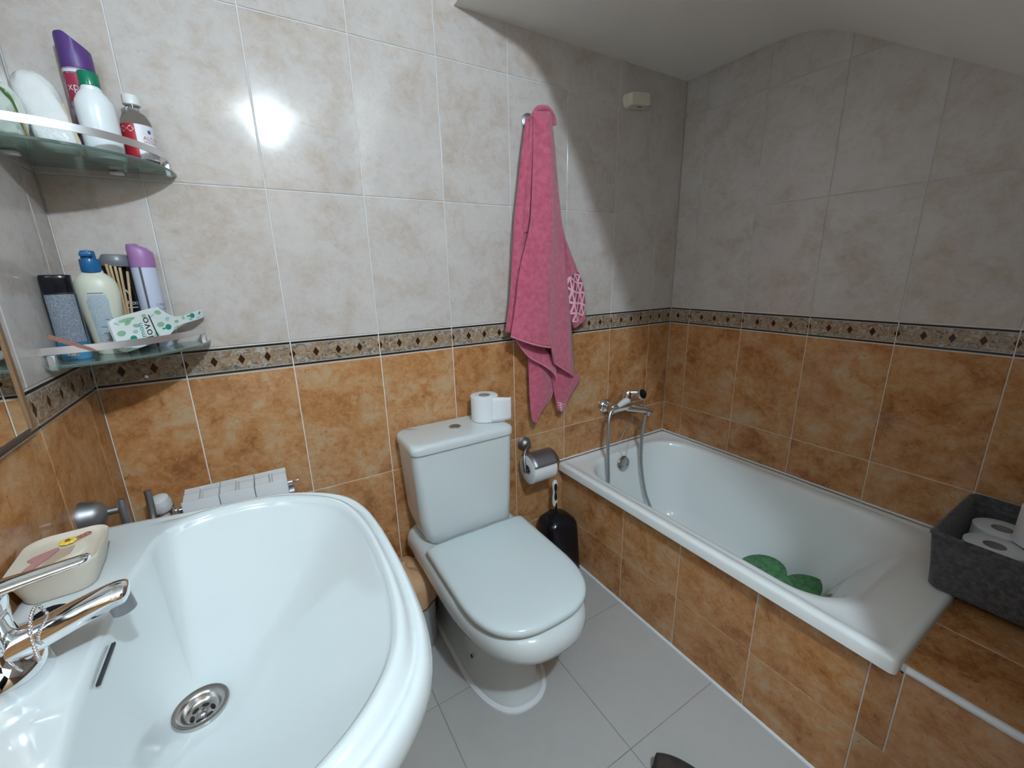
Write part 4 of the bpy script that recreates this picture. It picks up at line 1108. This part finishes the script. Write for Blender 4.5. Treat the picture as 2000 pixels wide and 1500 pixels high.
# wooden sticks in a small pot
sc = Vector((0.1765, -0.0735, Z2))
mb = MB(); mb.lathe([(0.0065, 0.0), (0.0075, 0.002), (0.0075, 0.055), (0.0062, 0.055), (0.0062, 0.003)], sc, (0, 0, 1), 24, cap1=False)
o = build('stick_pot', mb, mat('frosted_pot', (0.45, 0.46, 0.46), rough=0.3)); tag(o, 'narrow grey pot of wooden sticks hidden behind the cream lotion bottle', 'pot')
M_STICK = noisy('pale_wood', [(0.3, (0.46, 0.32, 0.17)), (0.7, (0.58, 0.43, 0.25))], 60, 0.8)
names = ['leftmost of five pale wooden sticks behind the lotion bottle', 'second from left of five wooden sticks behind the lotion bottle', 'middle one of five wooden sticks behind the lotion bottle', 'fourth from left of five wooden sticks behind the lotion bottle', 'rightmost and most tilted of five sticks behind the lotion bottle']
for k in range(5):
    b0 = sc + Vector((-0.0032 + 0.0016 * k, -0.002 + 0.001 * (k % 2), 0.004))
    tx = (-0.0110, -0.0050, 0.0030, 0.0105, 0.0215)[k]
    t0 = sc + Vector((tx, -0.004, 0.190 - 0.0025 * k - (0.006 if k == 4 else 0)))
    mb = MB(); mb.tube([b0, t0], 0.0024, 8); o = build('wooden_stick', mb, M_STICK); tag(o, names[k], 'stick', 'wooden sticks in the pot')

# cactus hair brush leaning on the rail
hb = thing('hairbrush', 'paddle hairbrush with green cactus print leaning on lower shelf rail', 'hairbrush', (0.23, -0.12, Z2))
A_, B_ = Vector((0.1745, -0.184, Z2)), Vector((0.316, -0.024, Z2))
U = (B_ - A_).normalized(); Wn = Vector((U.y, -U.x, 0)).normalized()
if Wn.y > 0: Wn = -Wn
Vv = (Vector((0, 0, 1)) - Wn * 0.12).normalized(); Wn = U.cross(Vv).normalized()
if Wn.y > 0: Wn = -Wn
LB = (B_ - A_).length
HO = A_ + Vector((0, 0, 0.004)) - Wn * 0.004
UP = (U + Vector((0, 0, 0.10))).normalized()
outline = [(0.002, 0.006), (0.010, 0.000), (0.030, 0.000), (0.085, 0.004), (0.105, 0.010), (0.120, 0.018), (0.140, 0.022), (0.185, 0.024), (0.194, 0.028), (0.194, 0.036), (0.186, 0.040), (0.150, 0.037), (0.128, 0.038), (0.112, 0.046), (0.100, 0.056), (0.090, 0.060), (0.020, 0.056), (0.006, 0.053), (0.000, 0.046)]
mb = MB()
oo = [Vector((p[0], p[1], 0)) for p in outline]
dense = crom([tuple(p) for p in oo] + [tuple(oo[0])], 96)[:-1]
cen = Vector((0.08, 0.03, 0))
def sp3(p, d): return HO + UP * (p.x * 1.13) + Vv * (p.y * 1.30 + 0.002) + Wn * d
mb.loft([[sp3(p + (cen - p) * 0.03, -0.0045) for p in dense], [sp3(p, -0.003) for p in dense], [sp3(p, 0.003) for p in dense], [sp3(p + (cen - p) * 0.03, 0.0045) for p in dense]])
pdl = build('paddle', mb, mat('white_gloss_print', (0.68, 0.73, 0.70), rough=0.2), hb, True, 40)
def onb(pts, d=0.0048): return [sp3(Vector((x, y, 0)), d) for x, y in pts]
greens = [mat('sage_print', (0.26, 0.47, 0.30), rough=0.3), mat('teal_print', (0.02, 0.24, 0.19), rough=0.3), mat('pale_blue_cactus_print', (0.36, 0.52, 0.58), rough=0.3)]
shapes = [[], [], []]
def oval(cx, cy, a, b, rot=0):
    return [(cx + a * math.cos(t) * math.cos(rot) - b * math.sin(t) * math.sin(rot), cy + a * math.cos(t) * math.sin(rot) + b * math.sin(t) * math.cos(rot)) for t in [2 * PI * k / 12 for k in range(12)]]
shapes[0] = [oval(0.013, 0.030, 0.008, 0.0045), oval(0.030, 0.049, 0.016, 0.003, 0.05), oval(0.030, 0.044, 0.007, 0.003, 0.3), oval(0.040, 0.010, 0.009, 0.003), oval(0.090, 0.030, 0.008, 0.0045), oval(0.092, 0.051, 0.007, 0.004, -0.2), oval(0.063, 0.050, 0.005, 0.003), oval(0.076, 0.014, 0.005, 0.006), oval(0.125, 0.029, 0.005, 0.0028), oval(0.142, 0.033, 0.003, 0.004), oval(0.158, 0.027, 0.004, 0.002), oval(0.043, 0.037, 0.006, 0.003, -0.2)]
shapes[1] = [oval(0.031, 0.018, 0.0065, 0.005), oval(0.021, 0.017, 0.004, 0.0015), oval(0.104, 0.023, 0.0065, 0.005), oval(0.094, 0.022, 0.004, 0.0015), oval(0.164, 0.033, 0.0060, 0.0045), oval(0.155, 0.034, 0.004, 0.0014), oval(0.183, 0.035, 0.004, 0.0020, 0.6), oval(0.006, 0.010, 0.0035, 0.0025), oval(0.055, 0.004, 0.008, 0.002)]
shapes[2] = [oval(0.038, 0.028, 0.005, 0.0030), oval(0.107, 0.037, 0.005, 0.0035, 0.4), oval(0.010, 0.046, 0.005, 0.0014, -0.5), oval(0.078, 0.047, 0.007, 0.0015, 0.4), oval(0.120, 0.020, 0.007, 0.0014, 0.3), oval(0.092, 0.007, 0.008, 0.0018, 0.3), oval(0.018, 0.005, 0.005, 0.0012), oval(0.176, 0.027, 0.005, 0.0012)]
for gi, gs in enumerate(shapes):
    mb = MB()
    for k, ov in enumerate(gs):
        V = [mb.bm.verts.new(p) for p in onb(ov, 0.0048 + 0.00012 * gi)]
        mb.bm.faces.new(V)
    pr = build('cactus_print', mb, greens[gi], pdl); pr['kind'] = 'stuff'
mb = MB()
def btext(u, v): return sp3(Vector((0.0660 + v, 0.030 + u, 0)), 0.0052)
add_text(mb, 'lovo', 0.023, lambda u, v: sp3(Vector((0.0620 - v, 0.030 + u * 0.9, 0)), 0.0052))
V = [mb.bm.verts.new(sp3(Vector((x, y, 0)), 0.0052)) for x, y in ((0.0760, 0.010), (0.0785, 0.010), (0.0735, 0.050), (0.0710, 0.050))]
mb.bm.faces.new(V)
build('lettering', mb, M_DARK, pdl)
mb = MB(); add_text(mb, 'mon', 0.015, lambda u, v: sp3(Vector((0.0500 - v, 0.028 + u * 0.9, 0)), 0.0052)); build('small_lettering', mb, greens[1], pdl)
mb = MB(); mb.loft([onb(oval(0.050, 0.029, 0.048, 0.028), -0.0045), onb(oval(0.050, 0.029, 0.049, 0.029), -0.0075), onb(oval(0.050, 0.029, 0.040, 0.022), -0.0100)]); cu = build('cushion', mb, mat('dark_cushion', (0.03, 0.035, 0.04), rough=0.6), hb)
mb = MB()
for i in range(9):
    for j in range(6):
        x = 0.010 + 0.010 * i; y = 0.008 + 0.0085 * j
        if ((x - 0.05) / 0.05) ** 2 + ((y - 0.029) / 0.03) ** 2 > 1.05: continue
        p = sp3(Vector((x, y, 0)), -0.008); q = sp3(Vector((x - 0.004 + (x - 0.05) * 0.10, y + (y - 0.029) * 0.25, 0)), -0.022)
        mb.tube([p, q], 0.0006, 5)
bs = build('bristles', mb, M_DARK, hb); bs['kind'] = 'stuff'

# nail file lying on the rail
mb = MB()
a0 = Vector((0.0905, -0.2335, Z2 + 0.0565)); a1 = Vector((0.1530, -0.2250, Z2 + 0.0190))
dirf = (a1 - a0).normalized(); upf = Vector((0.45, -0.2, 0.87)); upf = (upf - dirf * upf.dot(dirf)).normalized(); wf = dirf.cross(upf).normalized()
L_ = (a1 - a0).length
pts = [(0, -0.0032), (0.002, -0.0042), (0.03, -0.0046), (L_ - 0.012, -0.0030), (L_, 0.0), (L_ - 0.012, 0.0030), (0.03, 0.0046), (0.002, 0.0042), (0, 0.0032)]
mb.prism([(p[0], p[1]) for p in pts], (a0, dirf, upf, wf), 0.0012)
o = build('nail_file', mb, noisy('dusty_pink_grit', [(0.3, (0.30, 0.15, 0.115)), (0.7, (0.38, 0.20, 0.155))], 200, 0.9), None, False); tag(o, 'pinkish brown nail file resting across the lower shelf rail', 'nail file')

# ------------------------------------------------------------------ towel on hook
hk = thing('towel_hook', 'round metal wall hook holding up the pink towel', 'hook', (1.327, 0.0, 1.765))
mb = MB(); mb.lathe([(0.027, 0), (0.027, 0.004), (0.020, 0.008), (0.010, 0.010), (0.008, 0.03)], (1.327, 0, 1.765), (0, -1, 0), 26); build('rosette', mb, M_SATIN, hk)
mb = MB(); mb.tube(crom([(1.327, -0.02, 1.762), (1.332, -0.05, 1.757), (1.335, -0.065, 1.765), (1.335, -0.07, 1.778)], 14), 0.006, 10); build('peg', mb, M_SATIN, hk)
tw = thing('towel', 'pink terry towel hanging from the wall hook between toilet and bathtub', 'towel', (1.36, -0.06, 1.78))
def curve(pts):
    P = [Vector((p[0], 0, p[1])) for p in pts]
    def f(t):
        s = max(0.0, min(1.0, t)) * (len(P) - 1); i = min(int(s), len(P) - 2); q = s - i
        p0 = P[max(i - 1, 0)]; p1 = P[i]; p2 = P[i + 1]; p3 = P[min(i + 2, len(P) - 1)]
        return 0.5 * ((2 * p1) + (p2 - p0) * q + (2 * p0 - 5 * p1 + 4 * p2 - p3) * q * q + (3 * p1 - p0 - 3 * p2 + p3) * q ** 3)
    return f
def cloth(mb, L, Rr, yf, nu=26, nv=44, tmax=None):
    fl_, fr_ = curve(L), curve(Rr)
    def g(u, v):
        t = v * (tmax(u) if tmax else 1.0)
        p = fl_(t).lerp(fr_(t), u)
        return (p.x, yf(u, t), p.z)
    mb.grid(g, nu, nv)
    return g
sst = lambda a, b, x: max(0, min(1, (x - a) / (b - a))) ** 2 * (3 - 2 * max(0, min(1, (x - a) / (b - a))))
mb = MB()
# front layer
gA = cloth(mb, [(1.296, 1.770), (1.292, 1.66), (1.283, 1.56), (1.268, 1.42), (1.225, 1.28), (1.203, 1.16), (1.179, 1.051)],
      [(1.386, 1.772), (1.406, 1.66), (1.424, 1.53), (1.448, 1.40), (1.474, 1.22), (1.494, 1.03), (1.514, 0.838)],
      lambda u, t: -0.064 - 0.028 * math.sin(PI * min(1, 0.12 + u * 0.92)) ** 0.6 - 0.010 * t - 0.012 * sst(0.0, 0.5, t) * (1 - sst(0.44, 0.60, u)) + 0.006 * math.sin(u * 9 + t * 2.0) * (0.4 + 0.6 * (1 - t)) + 0.030 * max(0, u - 0.82) / 0.18,
      40, 60, lambda u: 1 - 0.135 * min(u, 0.5) * (1 - sst(0.5, 0.56, u)))
# left back layer
gF = cloth(mb, [(1.290, 1.762), (1.270, 1.66), (1.252, 1.55), (1.232, 1.42), (1.219, 1.28), (1.205, 1.16), (1.184, 1.06)],
      [(1.34, 1.765), (1.325, 1.66), (1.315, 1.55), (1.305, 1.42), (1.295, 1.28), (1.285, 1.16), (1.28, 1.05)],
      lambda u, t: -0.040 - 0.018 * math.sin(PI * (0.15 + 0.85 * u) * 0.9) - 0.006 * t + 0.004 * math.sin(u * 14), 16, 40)
# narrow middle pleat near the top
gP = cloth(mb, [(1.296, 1.768), (1.282, 1.62), (1.276, 1.50), (1.262, 1.40)], [(1.330, 1.772), (1.312, 1.62), (1.303, 1.50), (1.282, 1.40)],
      lambda u, t: -0.064 - 0.012 * math.sin(PI * u) + 0.012 * t, 10, 24)
# right back layer with the woven border end
gB = cloth(mb, [(1.408, 1.47), (1.430, 1.38), (1.450, 1.27), (1.480, 1.12), (1.505, 1.046)], [(1.432, 1.465), (1.478, 1.365), (1.520, 1.28), (1.557, 1.20), (1.572, 1.072)],
      lambda u, t: -0.040 - 0.010 * math.sin(PI * u + 0.5) + 0.004 * math.sin(u * 8 + t * 4), 14, 30)
# folded band below the left flap
gE = cloth(mb, [(1.200, 1.075), (1.225, 1.020), (1.272, 0.962), (1.330, 0.925), (1.376, 0.890), (1.396, 0.862)], [(1.345, 1.075), (1.350, 1.020), (1.352, 0.985), (1.375, 0.955), (1.395, 0.925), (1.402, 0.868)],
      lambda u, t: -0.064 - 0.014 * (1 - u) + 0.006 * math.sin(6 * t), 14, 26)
# hanging corner, left
gC = cloth(mb, [(1.285, 0.985), (1.288, 0.88), (1.290, 0.78), (1.296, 0.722), (1.303, 0.692)], [(1.400, 0.930), (1.404, 0.870), (1.402, 0.785), (1.352, 0.728), (1.322, 0.690)],
      lambda u, t: -0.044 - 0.012 * math.sin(PI * u * 1.2) - 0.004 * t, 16, 26)
# hanging corner, right
gD = cloth(mb, [(1.385, 0.945), (1.395, 0.86), (1.408, 0.79), (1.428, 0.716)], [(1.530, 0.850), (1.536, 0.822), (1.490, 0.765), (1.454, 0.706)],
      lambda u, t: -0.050 - 0.010 * math.sin(PI * u) + 0.004 * t, 14, 18)
bmesh.ops.recalc_face_normals(mb.bm, faces=mb.bm.faces)
tb = build('terry_cloth', mb, M_TOWEL, tw, True, 180)
md = tb.modifiers.new('thick', 'SOLIDIFY'); md.thickness = 0.0055; md.offset = 0
mb = MB(); mb.tube(crom([(1.303, -0.068, 1.752), (1.316, -0.070, 1.778), (1.338, -0.072, 1.787), (1.362, -0.072, 1.784), (1.380, -0.070, 1.765), (1.386, -0.068, 1.745)], 24), [0.011] * 24, 12); build('gathered_top', mb, M_TOWEL, tw)
mb = MB()
def edge(g, side, off=0.003, n=50, a=0.0, b=1.0):
    out = []
    for k in range(n):
        q = a + (b - a) * k / (n - 1)
        p = Vector(g(q, 1.0) if side == 'b' else g(0.0 if side == 'l' else 1.0, q))
        out.append(p + Vector((0, -off * 0.3, 0)))
    return out
mb.tube(edge(gA, 'b', 0.003, 40, 0.0, 0.49), 0.0034, 8)
mb.tube(edge(gA, 'b', 0.003, 40, 0.57, 1.0), 0.0034, 8)
mb.tube(edge(gE, 'l', 0.003, 40, 0.1, 1.0), 0.0030, 8)
mb.tube(edge(gC, 'r', 0.003, 40, 0.35, 1.0), 0.0030, 8)
build('hem', mb, M_HEM, tw)
def weave(name):
    m = mat(name, rough=0.9); t = NT(m)
    uvn = t.nt.nodes.new('ShaderNodeUVMap'); sep = t.nt.nodes.new('ShaderNodeSeparateXYZ'); t.l(uvn.outputs[0], sep.inputs[0])
    u, v = sep.outputs[0], sep.outputs[1]
    p = t.math('ABSOLUTE', t.math('SUBTRACT', t.math('FRACT', t.math('ADD', t.math('MULTIPLY', u, 2.0), t.math('MULTIPLY', v, 4.0))), 0.5))
    q = t.math('ABSOLUTE', t.math('SUBTRACT', t.math('FRACT', t.math('SUBTRACT', t.math('MULTIPLY', u, 2.0), t.math('MULTIPLY', v, 4.0))), 0.5))
    h = t.math('ABSOLUTE', t.math('SUBTRACT', t.math('FRACT', t.math('MULTIPLY', u, 2.0)), 0.5))
    ln_ = t.math('MAXIMUM', t.math('LESS_THAN', p, 0.17), t.math('MAXIMUM', t.math('LESS_THAN', q, 0.10), t.math('LESS_THAN', h, 0.07)))
    t.l(t.mix(ln_, (0.40, 0.045, 0.11), (0.70, 0.46, 0.50)), t.b.inputs['Base Color']); return m
M_WEAVE = weave('woven_diamond_border')
def wpatch(name, g, u0, u1, v0, v1, nu=10, nv=16):
    mb = MB(); uvl = mb.bm.loops.layers.uv.new('UVMap')
    V = [[mb.bm.verts.new(Vector(g(u0 + (u1 - u0) * i / nu, v0 + (v1 - v0) * j / nv)) + Vector((0.001, -0.0042, 0))) for j in range(nv + 1)] for i in range(nu + 1)]
    for i in range(nu):
        for j in range(nv):
            fc = mb.bm.faces.new((V[i][j], V[i + 1][j], V[i + 1][j + 1], V[i][j + 1]))
            for lp, (a, b) in zip(fc.loops, ((i, j), (i + 1, j), (i + 1, j + 1), (i, j + 1))): lp[uvl].uv = (a / nu, b / nv)
    return build(name, mb, M_WEAVE, tw)
wpatch('woven_border', gB, 0.0, 0.97, 0.55, 0.92)
wpatch('woven_border', gD, 0.02, 0.98, 0.80, 0.99)

# ------------------------------------------------------------------ wall line holder, top right
wl = thing('clothesline_bracket', 'small white plastic line holder high on back wall near corner', 'bracket', (1.838, 0.0, 1.908))
mb = MB()
Mw = Matrix.Translation((1.838, -0.001, 1.908)) @ Matrix.Rotation(math.radians(-6), 4, 'Y')
def wring(hx_, hz_, r, d): return [Mw @ Vector((p[0], -d, p[1])) for p in rrect(0, 0, hx_, hz_, r, 0, 8)]
mb.loft([wring(0.068, 0.026, 0.020, 0.0), wring(0.068, 0.026, 0.020, 0.006), wring(0.066, 0.024, 0.019, 0.009)]); build('back_plate', mb, M_CREAMP, wl, True, 40)
mb = MB()
def w2(x0, x1, hz_, r, d): return [Mw @ Vector((p[0] + (x0 + x1) / 2, -d, p[1])) for p in rrect(0, 0, (x1 - x0) / 2, hz_, r, 0, 6)]
mb.loft([w2(-0.060, 0.044, 0.0225, 0.010, 0.008), w2(-0.060, 0.044, 0.0225, 0.010, 0.036), w2(-0.058, 0.040, 0.0205, 0.010, 0.040)]); hsg = build('housing', mb, M_CREAMP, wl, True, 40)
mb = MB(); mb.prism([(-0.010, -0.003), (0.010, -0.003), (0.010, 0.003), (-0.010, 0.003)], (Mw @ Vector((0.0, -0.022, -0.0226)), (1, 0, 0.1), (0, 1, 0), (0, 0, -1)), 0.0006); build('slot', mb, M_DARK, hsg)
# small chrome stop on right wall
mb = MB(); mb.lathe([(0.0035, 0), (0.0035, 0.006), (0.001, 0.007)], (XR, -0.127, 1.612), (-1, 0, 0), 12)
o = build('wall_screw', mb, M_CHROME); tag(o, 'tiny metal screw in the grey tiles of the right wall', 'screw')

# ------------------------------------------------------------------ grey felt basket with rolls on the ledge
bk = thing('basket', 'dark grey felt storage basket of toilet rolls on the tiled ledge', 'basket', (1.966, -1.268, 0.462))
mb = MB()
bcx, bcy, bhx, bhy = 1.964, -1.258, 0.168, 0.145
zb = 0.4625
mb.loft([rrect(bcx, bcy, bhx - 0.010, bhy - 0.010, 0.02, zb, 6), rrect(bcx, bcy, bhx - 0.002, bhy - 0.003, 0.022, zb + 0.006, 6), rrect(bcx, bcy, bhx, bhy, 0.012, zb + 0.06, 6), rrect(bcx, bcy, bhx + 0.002, bhy + 0.012, 0.012, zb + 0.150, 6),
         rrect(bcx, bcy, bhx - 0.002, bhy + 0.008, 0.020, zb + 0.156, 6), rrect(bcx, bcy, bhx - 0.008, bhy + 0.002, 0.018, zb + 0.150, 6), rrect(bcx, bcy, bhx - 0.010, bhy - 0.004, 0.018, zb + 0.06, 6), rrect(bcx, bcy, bhx - 0.012, bhy - 0.012, 0.018, zb + 0.010, 6)])
build('felt_body', mb, M_FELT, bk, True, 70)
mb = MB(); mb.tube([p for p in rrect(bcx, bcy, bhx + 0.001, bhy + 0.011, 0.012, zb + 0.147, 6)] + [rrect(bcx, bcy, bhx + 0.001, bhy + 0.011, 0.012, zb + 0.147, 6)[0]], 0.0042, 8, False); build('rim_seam', mb, M_FELT, bk)
M_PAPER2 = M_PAPER
for (x, y, lb) in ((1.935, -1.192, 'toilet roll in the grey basket, front row nearest the bathtub'), (2.052, -1.184, 'toilet roll in the grey basket, back row nearest the bathtub'),
                   (1.925, -1.312, 'toilet roll in the grey basket, front row second from the bathtub'), (2.050, -1.304, 'toilet roll in the grey basket, back row second from the bathtub')):
    k = thing('toilet_roll', lb, 'toilet roll', (x, y, zb + 0.011), 'toilet rolls in the grey basket')
    hgt = 0.098
    roll_parts(k, (x, y, zb + 0.0115), (0.0, 0.0, 1), 0.0555, hgt, 0.021)
    mb = MB(); mb.lathe([(0.0205, 0), (0.0205, 0.001)], (x, y, zb + 0.075), (0, 0, 1), 24); build('shade_disc', mb, M_CARD, k)
k = thing('toilet_roll', 'upper white toilet roll stacked on top of others in grey basket', 'toilet roll', (2.012, -1.262, zb + 0.112), 'toilet rolls in the grey basket')
roll_parts(k, (2.012, -1.262, zb + 0.1125), (0, 0, 1), 0.0555, 0.098, 0.021)

# ------------------------------------------------------------------ slipper at the bottom of the frame
sl = thing('slipper', 'dark brown rounded slipper toe on the floor at bottom of photo', 'slipper', (1.158, -0.955, 0.0))
MSl = Matrix.Translation((1.158, -0.955, 0.0)) @ Matrix.Rotation(math.radians(8), 4, 'Z')
def foot(s, z, zs=0.0):
    P = crom([(0.0, 0.115, 0), (0.034, 0.104, 0), (0.050, 0.065, 0), (0.050, 0.01, 0), (0.040, -0.06, 0), (0.037, -0.12, 0), (0.020, -0.145, 0), (0.0, -0.15, 0)], 24)
    pts = [(p.x, p.y) for p in P] + [(-p.x, p.y) for p in reversed(P[1:-1])]
    return [MSl @ Vector((x * s, y * (1 - (1 - s) * 0.5), z)) for x, y in pts]
mb = MB(); mb.loft([foot(1.0, 0.001), foot(1.03, 0.006), foot(1.03, 0.016), foot(0.99, 0.020)]); build('sole', mb, M_DARK, sl)
mb = MB()
def upper(a, b):
    an = PI * a
    # dome over the toe half
    P = [(math.cos(an), math.sin(an))]
    y = 0.112 - 0.16 * b
    hw = 0.051 * math.sqrt(max(0.02, 1 - max(0, (y - 0.02) / 0.094) ** 2)) if y > 0.02 else 0.051
    h = 0.022 + 0.042 * min(1, 0.35 + b * 1.2)
    return MSl @ Vector((-hw * math.cos(an), y, 0.018 + h * math.sin(an) ** 0.8))
mb.grid(upper, 24, 18); up = build('upper', mb, M_SLIP, sl)
md = up.modifiers.new('thick', 'SOLIDIFY'); md.thickness = 0.004

# ------------------------------------------------------------------ ceiling lamp (above and behind the viewer)
cl = thing('ceiling_lamp', 'small round ceiling lamp fitting in the high flat ceiling', 'lamp', (LAMP.x, LAMP.y, CEIL))
mb = MB(); mb.lathe([(0.050, 0.0), (0.050, -0.006), (0.043, -0.012), (0.034, -0.013), (0.032, -0.004), (0.001, -0.003)], (LAMP.x, LAMP.y, CEIL), (0, 0, 1), 36); build('ring', mb, M_WHITEP, cl)
